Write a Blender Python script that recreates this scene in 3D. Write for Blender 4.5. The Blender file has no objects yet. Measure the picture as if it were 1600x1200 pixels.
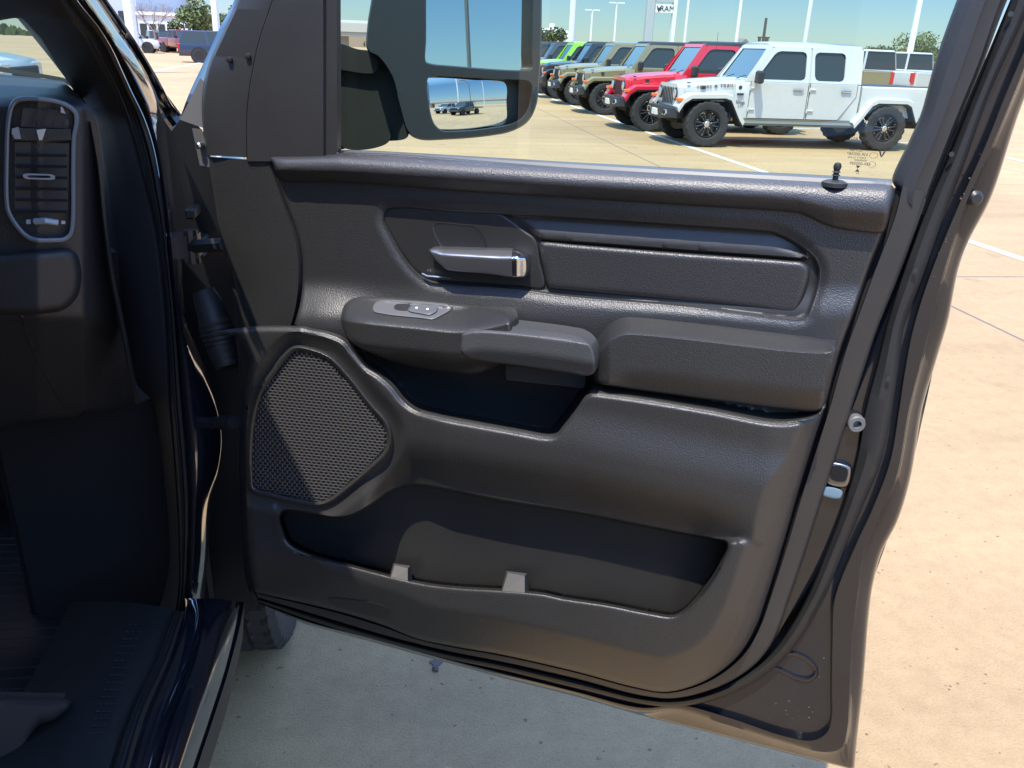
import bpy, math, random
import numpy as np
from mathutils import Vector, Matrix
from mathutils.geometry import delaunay_2d_cdt
random.seed(7); rng = np.random.default_rng(7)
S = bpy.context.scene; COL = S.collection; rad = math.radians
# ------------------------------------------------------------------ camera
FOC = 1300.; PITCH = rad(22.1); YAW = rad(8); ROLL = rad(2.1); CAMH = 1.62
Z = np.array([0, 0, 1.])
_Fh = np.array([math.sin(YAW), math.cos(YAW), 0])
FV = _Fh*math.cos(PITCH)-Z*math.sin(PITCH); _R = np.array([math.cos(YAW), -math.sin(YAW), 0]); _U = np.cross(_R, FV)
RV = _R*math.cos(ROLL)+_U*math.sin(ROLL); UV = _U*math.cos(ROLL)-_R*math.sin(ROLL)
CAM = np.array([0, 0, CAMH])
cam = bpy.data.cameras.new('camera'); camo = bpy.data.objects.new('camera', cam); COL.objects.link(camo)
cam.sensor_width = 36; cam.lens = FOC/1600*36; cam.clip_end = 2000; cam.clip_start = .02
M = Matrix.Identity(4)
for i in range(3): M[i][0] = RV[i]; M[i][1] = UV[i]; M[i][2] = -FV[i]; M[i][3] = CAM[i]
camo.matrix_world = M; S.camera = camo
cam.dof.use_dof = False
# measured photograph directions used to survey where things stand
def ray(px, py):
    px = np.asarray(px, float)[..., None]; py = np.asarray(py, float)[..., None]
    return FV+(px-800)/FOC*RV+(600-py)/FOC*UV
def on_plane(px, py, p0, n):
    d = ray(px, py); t = ((p0-CAM)@n)/(d@n); return CAM+t[..., None]*d
def G(px, py, z=0.): return on_plane(px, py, np.array([0, 0, z]), Z)
def WY(px, py, y): return on_plane(px, py, np.array([0, y, 0.]), np.array([0, 1., 0]))
def WX(px, py, x): return on_plane(px, py, np.array([x, 0, 0.]), np.array([1., 0, 0]))
AW = rad(206); WN = np.array([math.sin(AW), math.cos(AW), 0]); UN = np.array([math.sin(AW-math.pi/2), math.cos(AW-math.pi/2), 0])
D0 = 1.15
def DP(px, py, h=0.):
    d = ray(px, py); t = (D0-np.asarray(h, float))/-(d@WN); return CAM+t[..., None]*d
# ------------------------------------------------------------------ object helpers
def tag(o, label=None, cat=None, group=None, kind=None):
    if label: o['label'] = label
    if cat: o['category'] = cat
    if group: o['group'] = group
    if kind: o['kind'] = kind
    return o
def empty(name, loc=(0, 0, 0), rz=0):
    o = bpy.data.objects.new(name, None); COL.objects.link(o); o.location = loc; o.rotation_euler = (0, 0, rz); o.empty_display_size = .2
    return o
def mk(name, V, Fc, mat=None, parent=None, smooth=True, world=True, angle=None, uv=None):
    """link one mesh object; world verts are turned into the parent's frame (parents here are unrotated when world=True)"""
    V = np.asarray(V, float)
    if parent is not None and world:
        off = np.array([0, 0, 0.]); p = parent
        while p is not None: off += np.array(p.location); p = p.parent
        V = V-off
    me = bpy.data.meshes.new(name); me.from_pydata(V.tolist(), [], [list(f) for f in Fc]); me.validate()
    if smooth:
        me.polygons.foreach_set('use_smooth', [True]*len(me.polygons))
        if angle is not None: me.set_sharp_from_angle(angle=rad(angle))
    if mat is not None:
        for m in (mat if isinstance(mat, (list, tuple)) else [mat]): me.materials.append(m)
    me.update()
    o = bpy.data.objects.new(name, me); COL.objects.link(o)
    if parent is not None: o.parent = parent
    return o
class MB:
    """collects faces, then links them as ONE mesh"""
    def __init__(s): s.V = []; s.F = []; s.m = []; s.cur = 0
    def add(s, V, Fc):
        n = len(s.V); s.V += [tuple(v) for v in V]; s.F += [tuple(i+n for i in f) for f in Fc]; s.m += [s.cur]*len(Fc); return s
    def box(s, x0, x1, y0, y1, z0, z1, bev=0.):
        if bev > 0:
            b = min(bev, abs(x1-x0)/2.1, abs(y1-y0)/2.1, abs(z1-z0)/2.1); V = []; 
            import itertools
            me = {}
            for sx in (0, 1):
                for sy in (0, 1):
                    for sz in (0, 1):
                        X = (x0, x1)[sx]; Y = (y0, y1)[sy]; Zz = (z0, z1)[sz]; dx = b*(1-2*sx); dy = b*(1-2*sy); dz = b*(1-2*sz)
                        me[(sx, sy, sz, 0)] = len(V); V.append((X, Y+dy, Zz+dz))
                        me[(sx, sy, sz, 1)] = len(V); V.append((X+dx, Y, Zz+dz))
                        me[(sx, sy, sz, 2)] = len(V); V.append((X+dx, Y+dy, Zz))
            Fc = []
            for a in range(3):
                o = [i for i in range(3) if i != a]
                for sa in (0, 1):
                    q = []
                    for (p, r) in ((0, 0), (1, 0), (1, 1), (0, 1)):
                        k = [0, 0, 0]; k[a] = sa; k[o[0]] = p; k[o[1]] = r; q.append(me[(*k, a)])
                    Fc.append(q)
                for p in (0, 1):
                    for r in (0, 1):
                        k0 = [0, 0, 0]; k0[o[0]] = p; k0[o[1]] = r; k1 = list(k0); k1[a] = 1
                        Fc.append([me[(*k0, o[0])], me[(*k1, o[0])], me[(*k1, o[1])], me[(*k0, o[1])]])
            for k in itertools.product((0, 1), repeat=3): Fc.append([me[(*k, 0)], me[(*k, 1)], me[(*k, 2)]])
            return s.add(V, Fc)
        V = [(x, y, z) for x in (x0, x1) for y in (y0, y1) for z in (z0, z1)]
        return s.add(V, [(0, 1, 3, 2), (4, 6, 7, 5), (0, 4, 5, 1), (2, 3, 7, 6), (0, 2, 6, 4), (1, 5, 7, 3)])
    def prism(s, prof, y0, y1, inset=None):
        """profile in (x,z) extruded along y; inset=(dx,dz scale) narrows nothing by default"""
        n = len(prof); V = [(x, y0, z) for x, z in prof]+[(x, y1, z) for x, z in prof]
        return s.add(V, [tuple(range(n)), tuple(range(2*n-1, n-1, -1))]+[(i, (i+1) % n, (i+1) % n+n, i+n) for i in range(n)])
    def loft(s, rings, closed=True, caps=True):
        n = len(rings[0]); V = [v for r in rings for v in r]; Fc = []
        for k in range(len(rings)-1):
            for i in range(n if closed else n-1):
                a = k*n+i; b = k*n+(i+1) % n; Fc.append((a, b, b+n, a+n))
        if caps and closed: Fc += [tuple(range(n-1, -1, -1)), tuple(range((len(rings)-1)*n, len(rings)*n))]
        return s.add(V, Fc)
    def tube(s, pts, r, n=8, caps=True):
        pts = [np.array(p, float) for p in pts]; rr = r if hasattr(r, '__len__') else [r]*len(pts); rings = []; up = np.array([.13, .31, .94])
        for i, p in enumerate(pts):
            t = pts[min(i+1, len(pts)-1)]-pts[max(i-1, 0)]; t = t/(np.linalg.norm(t)+1e-12)
            a = np.cross(t, up); 
            if np.linalg.norm(a) < .1: a = np.cross(t, np.array([1., 0, 0]))
            a /= np.linalg.norm(a); b = np.cross(t, a)
            rings.append([tuple(p+rr[i]*(math.cos(2*math.pi*k/n)*a+math.sin(2*math.pi*k/n)*b)) for k in range(n)])
        return s.loft(rings, True, caps)
    def lathe(s, prof, c, axis=(0, 1, 0), n=32, knob=None, caps=True):
        """prof: (radius, along axis)"""
        ax = np.array(axis, float); ax /= np.linalg.norm(ax); t = np.array([0, 0, 1.]) if abs(ax[2]) < .9 else np.array([1., 0, 0])
        a = np.cross(ax, t); a /= np.linalg.norm(a); b = np.cross(ax, a); c = np.array(c, float); rings = []
        for j, (r, h) in enumerate(prof):
            ring = []
            for k in range(n):
                rr = r
                if knob: rr = knob(j, k, r)
                th = 2*math.pi*k/n; ring.append(tuple(c+ax*h+rr*(math.cos(th)*a+math.sin(th)*b)))
            rings.append(ring)
        return s.loft(rings, True, caps)
    def build(s, name, mat, parent=None, smooth=False, world=False, angle=35):
        return_o = mk(name, s.V, s.F, mat, parent, smooth, world, angle if smooth else None)
        if isinstance(mat, (list, tuple)): return_o.data.polygons.foreach_set('material_index', s.m)
        return return_o
# ------------------------------------------------------------------ 2d curve tools
def smooth_curve(P, step=3., closed=False, corner=None):
    """Catmull-Rom (centripetal) resampled at even spacing; repeat a point to make a corner"""
    P = [np.array(p, float) for p in P]; segs = []; n = len(P)
    rngi = range(n if closed else n-1); out = []
    for i in rngi:
        p1 = P[i]; p2 = P[(i+1) % n]
        if np.linalg.norm(p2-p1) < 1e-6: continue
        p0 = P[(i-1) % n] if (closed or i > 0) else 2*p1-p2
        p3 = P[(i+2) % n] if (closed or i < n-2) else 2*p2-p1
        if np.linalg.norm(p0-p1) < 1e-6: p0 = 2*p1-p2
        if np.linalg.norm(p3-p2) < 1e-6: p3 = 2*p2-p1
        t0 = 0; t1 = np.linalg.norm(p1-p0)**.5; t2 = t1+np.linalg.norm(p2-p1)**.5; t3 = t2+np.linalg.norm(p3-p2)**.5
        m = max(2, int(np.linalg.norm(p2-p1)/1.0))
        for t in np.linspace(t1, t2, m, endpoint=False):
            A1 = (t1-t)/(t1-t0)*p0+(t-t0)/(t1-t0)*p1; A2 = (t2-t)/(t2-t1)*p1+(t-t1)/(t2-t1)*p2; A3 = (t3-t)/(t3-t2)*p2+(t-t2)/(t3-t2)*p3
            B1 = (t2-t)/(t2-t0)*A1+(t-t0)/(t2-t0)*A2; B2 = (t3-t)/(t3-t1)*A2+(t-t1)/(t3-t1)*A3
            out.append((t2-t)/(t2-t1)*B1+(t-t1)/(t2-t1)*B2)
    if not closed: out.append(P[-1])
    else: out.append(out[0])
    O = np.array(out); L = np.concatenate([[0], np.cumsum(np.linalg.norm(np.diff(O, axis=0), axis=1))])
    m = max(4, int(L[-1]/step)); tt = np.linspace(0, L[-1], m+1)
    R_ = np.stack([np.interp(tt, L, O[:, 0]), np.interp(tt, L, O[:, 1])], 1)
    return R_[:-1] if closed else R_
def resample(P, n):
    P = np.asarray(P, float); L = np.concatenate([[0], np.cumsum(np.linalg.norm(np.diff(P, axis=0), axis=1))])
    t = np.linspace(0, L[-1], n); return np.stack([np.interp(t, L, P[:, k]) for k in range(P.shape[1])], 1)
def dist_line(X, Y, P, closed=False):
    P = np.asarray(P, float); A = P if closed else P[:-1]; B = np.roll(P, -1, 0) if closed else P[1:]
    Q = np.stack([X.ravel(), Y.ravel()], 1); best = np.full(len(Q), 1e9)
    for i in range(0, len(Q), 4000):
        q = Q[i:i+4000, None, :]; ab = (B-A)[None]; t = np.clip(((q-A[None])*ab).sum(2)/np.maximum((ab**2).sum(2), 1e-9), 0, 1)
        best[i:i+4000] = np.sqrt((((A[None]+t[..., None]*ab)-q)**2).sum(2)).min(1)
    return best.reshape(X.shape)
def inside(X, Y, P):
    P = np.asarray(P, float); r = np.zeros(X.shape, bool); n = len(P)
    for i in range(n):
        x1, y1 = P[i]; x2, y2 = P[(i+1) % n]
        if y1 == y2: continue
        c = ((y1 > Y) != (y2 > Y)) & (X < (x2-x1)*(Y-y1)/(y2-y1)+x1); r ^= c
    return r
def sdf(X, Y, P): return np.where(inside(X, Y, P), 1., -1.)*dist_line(X, Y, P, True)      # + inside
def st(t): t = np.clip(t, 0, 1); return t*t*(3-2*t)
def quarter(t): t = np.clip(t, 0, 1); return np.sqrt(np.maximum(0, 1-(1-t)**2))
def offs(P, d, closed=True):
    P = np.asarray(P, float)
    T = (np.roll(P, -1, 0)-np.roll(P, 1, 0)) if closed else np.gradient(P, axis=0)
    N = np.stack([T[:, 1], -T[:, 0]], 1); N /= np.maximum(np.linalg.norm(N, axis=1, keepdims=True), 1e-9); return P+N*d
def tri_field(outline, step, loops, holes=()):
    """triangulate the inside of outline with a grid plus loops of (curve, offsets, closed)"""
    P = np.asarray(outline, float); x0, y0 = P.min(0); x1, y1 = P.max(0)
    gx = np.arange(x0, x1, step); gy = np.arange(y0, y1, step); X, Y = np.meshgrid(gx, gy); X = X+step*.5*(np.arange(len(gy)) % 2)[:, None]
    X = X.ravel(); Y = Y.ravel(); k = sdf(X, Y, P) > step*.45
    for (Cv, ofs, cl) in loops: k &= dist_line(X, Y, Cv[::4] if cl else np.concatenate([Cv[::4], Cv[-1:]]), cl) > max(abs(o) for o in ofs)+1.2
    pts = [np.stack([X[k], Y[k]], 1)]
    for (Cv, ofs, cl) in loops:
        for d in ofs:
            q = offs(Cv, d, cl); kk = sdf(q[:, 0], q[:, 1], P) > .45; pts.append(q[kk])
    I = np.concatenate(pts); key = np.round(I/.55).astype(int); _, ix = np.unique(key, axis=0, return_index=True); I = I[ix]
    n = len(P); vs = [Vector(p) for p in P]+[Vector(p) for p in I]
    r = delaunay_2d_cdt(vs, [(i, (i+1) % n) for i in range(n)], [], 1, 1e-3)
    V = np.array([tuple(v) for v in r[0]]); Fc = np.array([tuple(f) for f in r[2] if len(f) == 3], int)
    return V, Fc
def face_dir(V3, Fc, n=WN):
    V3 = np.asarray(V3); a = V3[Fc[:, 1]]-V3[Fc[:, 0]]; b = V3[Fc[:, 2]]-V3[Fc[:, 0]]; cr = np.cross(a, b); c = V3[Fc].mean(1)
    flip = (cr*(CAM-c)).sum(1) < 0; F2 = Fc.copy(); F2[flip] = F2[flip][:, ::-1]; return F2
def rim_faces(Fc):
    from collections import Counter
    e = {}
    for f in Fc:
        for i in range(len(f)):
            a, b = int(f[i]), int(f[(i+1) % len(f)]); k = (min(a, b), max(a, b)); e.setdefault(k, []).append((a, b))
    return [v[0] for v in e.values() if len(v) == 1]
def thick(V3, Fc, t, n=WN):
    """give an open sheet real thickness: its boundary is pulled back along -n by t"""
    E = rim_faces(Fc); idx = {}; V = [tuple(v) for v in V3]; F2 = [tuple(f) for f in Fc]
    for a, b in E:
        for k in (a, b):
            if k not in idx: idx[k] = len(V); V.append(tuple(np.array(V3[k])-n*t))
        F2.append((b, a, idx[a], idx[b]))
    return V, F2
# ------------------------------------------------------------------ materials
def mat(name, col, rough=.5, metal=0., bump=None, coat=0., spec=.5, var=0., emis=None, trans=0.):
    m = bpy.data.materials.new(name); m.use_nodes = True; nt = m.node_tree; b = nt.nodes['Principled BSDF']
    b.inputs['Base Color'].default_value = (*col, 1); b.inputs['Roughness'].default_value = rough; b.inputs['Metallic'].default_value = metal
    b.inputs['Specular IOR Level'].default_value = spec; b.inputs['Coat Weight'].default_value = coat; b.inputs['Coat Roughness'].default_value = .04; b.inputs['Coat IOR'].default_value = 2.3 if name == 'dark_blue_black_paint' else 1.5
    tc = nt.nodes.new('ShaderNodeTexCoord')
    if bump:
        kind, scale, dist = bump
        if kind == 'leather':
            t = nt.nodes.new('ShaderNodeTexVoronoi'); t.feature = 'SMOOTH_F1'; t.inputs['Scale'].default_value = scale; t.inputs['Smoothness'].default_value = .4
            t2 = nt.nodes.new('ShaderNodeTexNoise'); t2.inputs['Scale'].default_value = scale*.8; t2.inputs['Detail'].default_value = 4
            ad = nt.nodes.new('ShaderNodeMath'); ad.operation = 'ADD'; nt.links.new(tc.outputs['Object'], t.inputs['Vector']); nt.links.new(tc.outputs['Object'], t2.inputs['Vector'])
            nt.links.new(t.outputs['Distance'], ad.inputs[0]); nt.links.new(t2.outputs['Fac'], ad.inputs[1]); out = ad.outputs[0]
        else:
            t = nt.nodes.new('ShaderNodeTexNoise'); t.inputs['Scale'].default_value = scale; t.inputs['Detail'].default_value = 6; nt.links.new(tc.outputs['Object'], t.inputs['Vector']); out = t.outputs['Fac']
        bp = nt.nodes.new('ShaderNodeBump'); bp.inputs['Distance'].default_value = dist; bp.inputs['Strength'].default_value = 1; nt.links.new(out, bp.inputs['Height']); nt.links.new(bp.outputs[0], b.inputs['Normal'])
    if var:
        n = nt.nodes.new('ShaderNodeTexNoise'); n.inputs['Scale'].default_value = 9; n.inputs['Detail'].default_value = 8; n.inputs['Roughness'].default_value = .65; nt.links.new(tc.outputs['Object'], n.inputs['Vector'])
        r = nt.nodes.new('ShaderNodeMapRange'); r.inputs[1].default_value = .3; r.inputs[2].default_value = .7; r.inputs[3].default_value = 1-var; r.inputs[4].default_value = 1+var; nt.links.new(n.outputs['Fac'], r.inputs[0])
        v = nt.nodes.new('ShaderNodeVectorMath'); v.operation = 'SCALE'; v.inputs[0].default_value = col; nt.links.new(r.outputs[0], v.inputs['Scale']); nt.links.new(v.outputs[0], b.inputs['Base Color'])
        r2 = nt.nodes.new('ShaderNodeMapRange'); r2.inputs[1].default_value = .3; r2.inputs[2].default_value = .7; r2.inputs[3].default_value = rough*(1-var*.5); r2.inputs[4].default_value = min(1, rough*(1+var*.5)); nt.links.new(n.outputs['Fac'], r2.inputs[0]); nt.links.new(r2.outputs[0], b.inputs['Roughness'])
    if emis: b.inputs['Emission Color'].default_value = (*emis, 1); b.inputs['Emission Strength'].default_value = 1
    return m
def thin_glass(name, tint, refl=1.0, ior=1.45):
    m = bpy.data.materials.new(name); m.use_nodes = True; nt = m.node_tree; nt.nodes.clear()
    o = nt.nodes.new('ShaderNodeOutputMaterial'); mx = nt.nodes.new('ShaderNodeMixShader'); t = nt.nodes.new('ShaderNodeBsdfTransparent'); g = nt.nodes.new('ShaderNodeBsdfGlossy'); f = nt.nodes.new('ShaderNodeFresnel')
    f.inputs[0].default_value = ior; t.inputs[0].default_value = (*tint, 1); g.inputs['Roughness'].default_value = .01; g.inputs[0].default_value = (refl, refl, refl, 1)
    nt.links.new(f.outputs[0], mx.inputs[0]); nt.links.new(t.outputs[0], mx.inputs[1]); nt.links.new(g.outputs[0], mx.inputs[2]); nt.links.new(mx.outputs[0], o.inputs[0]); return m
BK = {}
BK['grain'] = mat('grained_black_trim', (.024, .0235, .0225), .43, bump=('leather', 620, .00034), var=.06, spec=.8)
BK['grain_soft'] = mat('soft_grained_black_pad', (.027, .026, .0262), .42, bump=('leather', 560, .00030), var=.05, spec=.7)
BK['fine'] = mat('fine_satin_black_trim', (.023, .0225, .0215), .43, bump=('noise', 1500, .00025), var=.06)
BK['smooth'] = mat('smooth_black_plastic', (.022, .022, .023), .42, var=.1)
BK['rubber'] = mat('black_rubber_seal', (.016, .016, .016), .55, bump=('noise', 900, .0002), var=.2)
BK['cover'] = mat('pillar_cover_black_plastic', (.032, .031, .030), .42, bump=('noise', 1300, .0003), var=.08)
BK['paint'] = mat('dark_blue_black_paint', (.007, .009, .015), .10, coat=1, spec=.8); BK['door_paint'] = mat('door_shell_dark_paint', (.009, .011, .016), .16, coat=.55, spec=.4, var=.1)
BK['paint_dusty'] = mat('dusty_dark_paint', (.012, .014, .019), .22, coat=.35, spec=.4, var=.3)
BK['carpet'] = mat('black_carpet', (.006, .006, .0065), .95, bump=('noise', 700, .003))
BK['dash'] = mat('dash_soft_plastic', (.020, .020, .022), .5, bump=('leather', 620, .0003), var=.05)
BK['silver'] = mat('satin_silver_trim', (.30, .33, .38), .38, metal=.1)
BK['chrome'] = mat('satin_chrome', (.62, .62, .63), .2, metal=1)
BK['steel'] = mat('zinc_plated_steel', (.5, .5, .5), .3, metal=1)
BK['glass'] = thin_glass('tinted_side_glass', (.74, .84, .75))
BK['wglass'] = thin_glass('windshield_glass', (.72, .84, .74), 1., 1.5)
BK['white'] = mat('white_print', (.75, .75, .72), .5)
BK['ink'] = mat('dark_ceramic_print', (.03, .03, .03), .6)
BK['tyre'] = mat('tyre_rubber', (.028, .027, .026), .8, bump=('noise', 300, .001), var=.25)
# ================================================================== light and sky
SUN_AZ = 213.; SUN_EL = 66.
sd = np.array([math.sin(rad(SUN_AZ))*math.cos(rad(SUN_EL)), math.cos(rad(SUN_AZ))*math.cos(rad(SUN_EL)), math.sin(rad(SUN_EL))])
sl = bpy.data.lights.new('sun', 'SUN'); sl.energy = 3.8; sl.angle = rad(.53); sl.color = (1, .92, .80); so = bpy.data.objects.new('sun', sl); COL.objects.link(so)
so.rotation_euler = Vector(-sd).to_track_quat('-Z', 'Y').to_euler(); so.location = (0, 0, 30)
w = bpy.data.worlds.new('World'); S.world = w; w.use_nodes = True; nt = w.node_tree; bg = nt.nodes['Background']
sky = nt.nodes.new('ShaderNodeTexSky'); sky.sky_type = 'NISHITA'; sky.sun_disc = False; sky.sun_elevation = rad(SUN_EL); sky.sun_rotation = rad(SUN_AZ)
sky.altitude = 200; sky.air_density = .9; sky.dust_density = .15; sky.ozone_density = 3.5
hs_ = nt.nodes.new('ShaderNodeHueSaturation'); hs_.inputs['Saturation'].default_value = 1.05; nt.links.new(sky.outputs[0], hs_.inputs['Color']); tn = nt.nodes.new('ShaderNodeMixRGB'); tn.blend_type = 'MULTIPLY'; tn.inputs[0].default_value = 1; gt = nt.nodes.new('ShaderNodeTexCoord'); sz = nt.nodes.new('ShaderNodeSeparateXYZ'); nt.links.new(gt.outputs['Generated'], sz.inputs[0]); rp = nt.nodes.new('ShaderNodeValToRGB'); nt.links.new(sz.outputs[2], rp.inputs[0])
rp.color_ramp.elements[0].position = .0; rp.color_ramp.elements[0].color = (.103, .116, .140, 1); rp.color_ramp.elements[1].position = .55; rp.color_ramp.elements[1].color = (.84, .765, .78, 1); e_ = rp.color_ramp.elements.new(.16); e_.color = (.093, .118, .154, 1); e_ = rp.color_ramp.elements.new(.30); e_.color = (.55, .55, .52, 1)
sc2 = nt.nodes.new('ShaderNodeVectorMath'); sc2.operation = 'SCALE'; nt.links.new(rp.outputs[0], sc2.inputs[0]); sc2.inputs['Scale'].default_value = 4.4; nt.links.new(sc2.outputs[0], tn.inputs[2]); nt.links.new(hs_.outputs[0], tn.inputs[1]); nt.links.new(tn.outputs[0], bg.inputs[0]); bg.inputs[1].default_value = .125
S.view_settings.view_transform = 'Standard'; S.view_settings.look = 'None'; S.view_settings.exposure = .88; S.view_settings.gamma = 1
S.cycles.max_bounces = 8; S.cycles.transparent_max_bounces = 12; S.cycles.use_denoising = True; S.cycles.caustics_reflective = False; S.cycles.caustics_refractive = False
# ================================================================== ground
def ground_mat():
    m = bpy.data.materials.new('tan_concrete'); m.use_nodes = True; nt = m.node_tree; b = nt.nodes['Principled BSDF']; b.inputs['Roughness'].default_value = .85
    L = nt.links.new; tc = nt.nodes.new('ShaderNodeTexCoord')
    def noise(s, d, r=.6):
        n = nt.nodes.new('ShaderNodeTexNoise'); n.inputs['Scale'].default_value = s; n.inputs['Detail'].default_value = d; n.inputs['Roughness'].default_value = r; L(tc.outputs['Object'], n.inputs['Vector']); return n.outputs['Fac']
    def ramp(i, a, b_, c0, c1):
        r = nt.nodes.new('ShaderNodeValToRGB'); r.color_ramp.elements[0].position = a; r.color_ramp.elements[1].position = b_; r.color_ramp.elements[0].color = (*c0, 1); r.color_ramp.elements[1].color = (*c1, 1); L(i, r.inputs[0]); return r.outputs[0]
    def mix(t, fac, a, b_):
        x = nt.nodes.new('ShaderNodeMixRGB'); x.blend_type = t
        for i, v in ((0, fac), (1, a), (2, b_)):
            if hasattr(v, 'is_output'): L(v, x.inputs[i])
            else: x.inputs[i].default_value = v if i == 0 else (*v, 1)
        return x.outputs[0]
    c = ramp(noise(.35, 6), .3, .7, (.41, .275, .133), (.50, .345, .172))
    c = mix('MULTIPLY', 1., c, ramp(noise(14, 8, .75), .28, .62, (.84, .83, .82), (1.04, 1.04, 1.04)))
    c = mix('MULTIPLY', 1., c, ramp(noise(160, 4, .8), .30, .52, (.72, .70, .70), (1.03, 1.03, 1.03)))
    bk = nt.nodes.new('ShaderNodeTexBrick'); bk.offset = 0; bk.inputs['Scale'].default_value = 1; bk.inputs['Brick Width'].default_value = 6.1; bk.inputs['Row Height'].default_value = 5.2; bk.inputs['Mortar Size'].default_value = 0; bk.inputs['Color1'].default_value = (.90, .90, .91, 1); bk.inputs['Color2'].default_value = (1.05, 1.04, 1.02, 1); L(tc.outputs['Object'], bk.inputs['Vector'])
    c = mix('MULTIPLY', 1., c, bk.outputs['Color'])
    wv = nt.nodes.new('ShaderNodeMapping'); wv.inputs['Scale'].default_value = (.35, 2.2, 1); L(tc.outputs['Object'], wv.inputs[0]); n2 = nt.nodes.new('ShaderNodeTexNoise'); n2.inputs['Scale'].default_value = 1.1; n2.inputs['Detail'].default_value = 7; L(wv.outputs[0], n2.inputs['Vector'])
    c = mix('MULTIPLY', .5, c, ramp(n2.outputs['Fac'], .34, .60, (.80, .79, .80), (1.03, 1.03, 1.03)))
    c = mix('MULTIPLY', .6, c, ramp(noise(2.3, 3, .5), .27, .36, (.66, .64, .64), (1, 1, 1)))
    c = mix('MULTIPLY', .8, c, ramp(noise(38, 2, .5), .26, .31, (.35, .33, .33), (1, 1, 1)))
    v = nt.nodes.new('ShaderNodeTexVoronoi'); v.inputs['Scale'].default_value = 11; v.inputs['Randomness'].default_value = 1; L(tc.outputs['Object'], v.inputs['Vector'])
    c = mix('MULTIPLY', .85, c, ramp(v.outputs['Distance'], .03, .06, (.25, .23, .22), (1, 1, 1)))
    # joints every 4.6 m
    sp = nt.nodes.new('ShaderNodeSeparateXYZ'); L(tc.outputs['Object'], sp.inputs[0])
    def joint(o, per, off, wd):
        a = nt.nodes.new('ShaderNodeMath'); a.operation = 'ADD'; L(sp.outputs[o], a.inputs[0]); a.inputs[1].default_value = off
        q = nt.nodes.new('ShaderNodeMath'); q.operation = 'PINGPONG'; L(a.outputs[0], q.inputs[0]); q.inputs[1].default_value = per/2
        l = nt.nodes.new('ShaderNodeMath'); l.operation = 'LESS_THAN'; L(q.outputs[0], l.inputs[0]); l.inputs[1].default_value = wd; return l.outputs[0]
    mxx = nt.nodes.new('ShaderNodeMath'); mxx.operation = 'MAXIMUM'; L(joint(0, 6.1, 2.2, .012), mxx.inputs[0]); L(joint(1, 5.2, -6.1, .012), mxx.inputs[1])
    c = mix('MIX', mxx.outputs[0], c, (.16, .125, .10)); L(c, b.inputs['Base Color'])
    bp = nt.nodes.new('ShaderNodeBump'); bp.inputs['Distance'].default_value = .004; L(noise(140, 6, .7), bp.inputs['Height']); L(bp.outputs[0], b.inputs['Normal']); return m
g = mk('ground', [(-600, -600, 0), (600, -600, 0), (600, 900, 0), (-600, 900, 0)], [(0, 1, 2, 3)], ground_mat()); tag(g, kind='structure')
M_line = mat('white_road_paint', (.72, .70, .66), .7, var=.12)
def strip(a, b, wd, z=.004):
    a = np.array(a, float); b = np.array(b, float); t = (b-a)/np.linalg.norm(b-a); n = np.array([-t[1], t[0]])*wd/2
    return [(*(a+n), z), (*(b+n), z), (*(b-n), z), (*(a-n), z)]
ml = MB()
ml.add(strip((5.62, 3.), (5.3, 16.), .11), [(0, 1, 2, 3)]); ml.add(strip((5.3, 16.), (4.9, 52.), .11), [(0, 1, 2, 3)])
for k in range(5): ml.add(strip((11.2+.02*k, 17.0+2.9*k), (5.4, 17.0+2.9*k), .1, .006), [(0, 1, 2, 3)])
p = G(1570, 246); q = G(1640, 262); ml.add(strip(p[:2], q[:2], .1, .006), [(0, 1, 2, 3)])
p = G(240, 111); q = G(315, 98); ml.add(strip(p[:2], q[:2], .25, .006), [(0, 1, 2, 3)])
o = ml.build('parking_line', M_line); tag(o, kind='structure')
# tar patch and little stone seen under the door
p = G(680, 1047); st_ = MB(); ring = []
for k in range(7): a = k*.9; ring.append((.011*math.cos(a)*(.7+.5*random.random()), .009*math.sin(a)*(.7+.5*random.random())))
st_.loft([[(x*1.1, y*1.1, 0) for x, y in ring], [(x*1.2, y*1.2, .006) for x, y in ring], [(x*.6, y*.6, .013) for x, y in ring]])
o = st_.build('pebble', mat('dark_pebble', (.15, .12, .11), .95, spec=.05, bump=('noise', 200, .003))); o.location = (p[0], p[1], .0); tag(o, 'small dark pebble lying on shaded concrete beneath the open door', 'pebble')
p = G(682, 1036); pa = MB(); pa.loft([[(.018*math.cos(a)*(1+.3*math.sin(3*a)), .014*math.sin(a), z) for a in np.linspace(0, 6.28, 12, endpoint=False)] for z in (0, .003)])
o = pa.build('tar_spot', mat('tar_grey', (.16, .13, .12), .95, spec=.05)); o.location = (p[0], p[1], 0); tag(o, 'flat grey tar spot beside the pebble on shaded concrete', 'tar spot')
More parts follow.
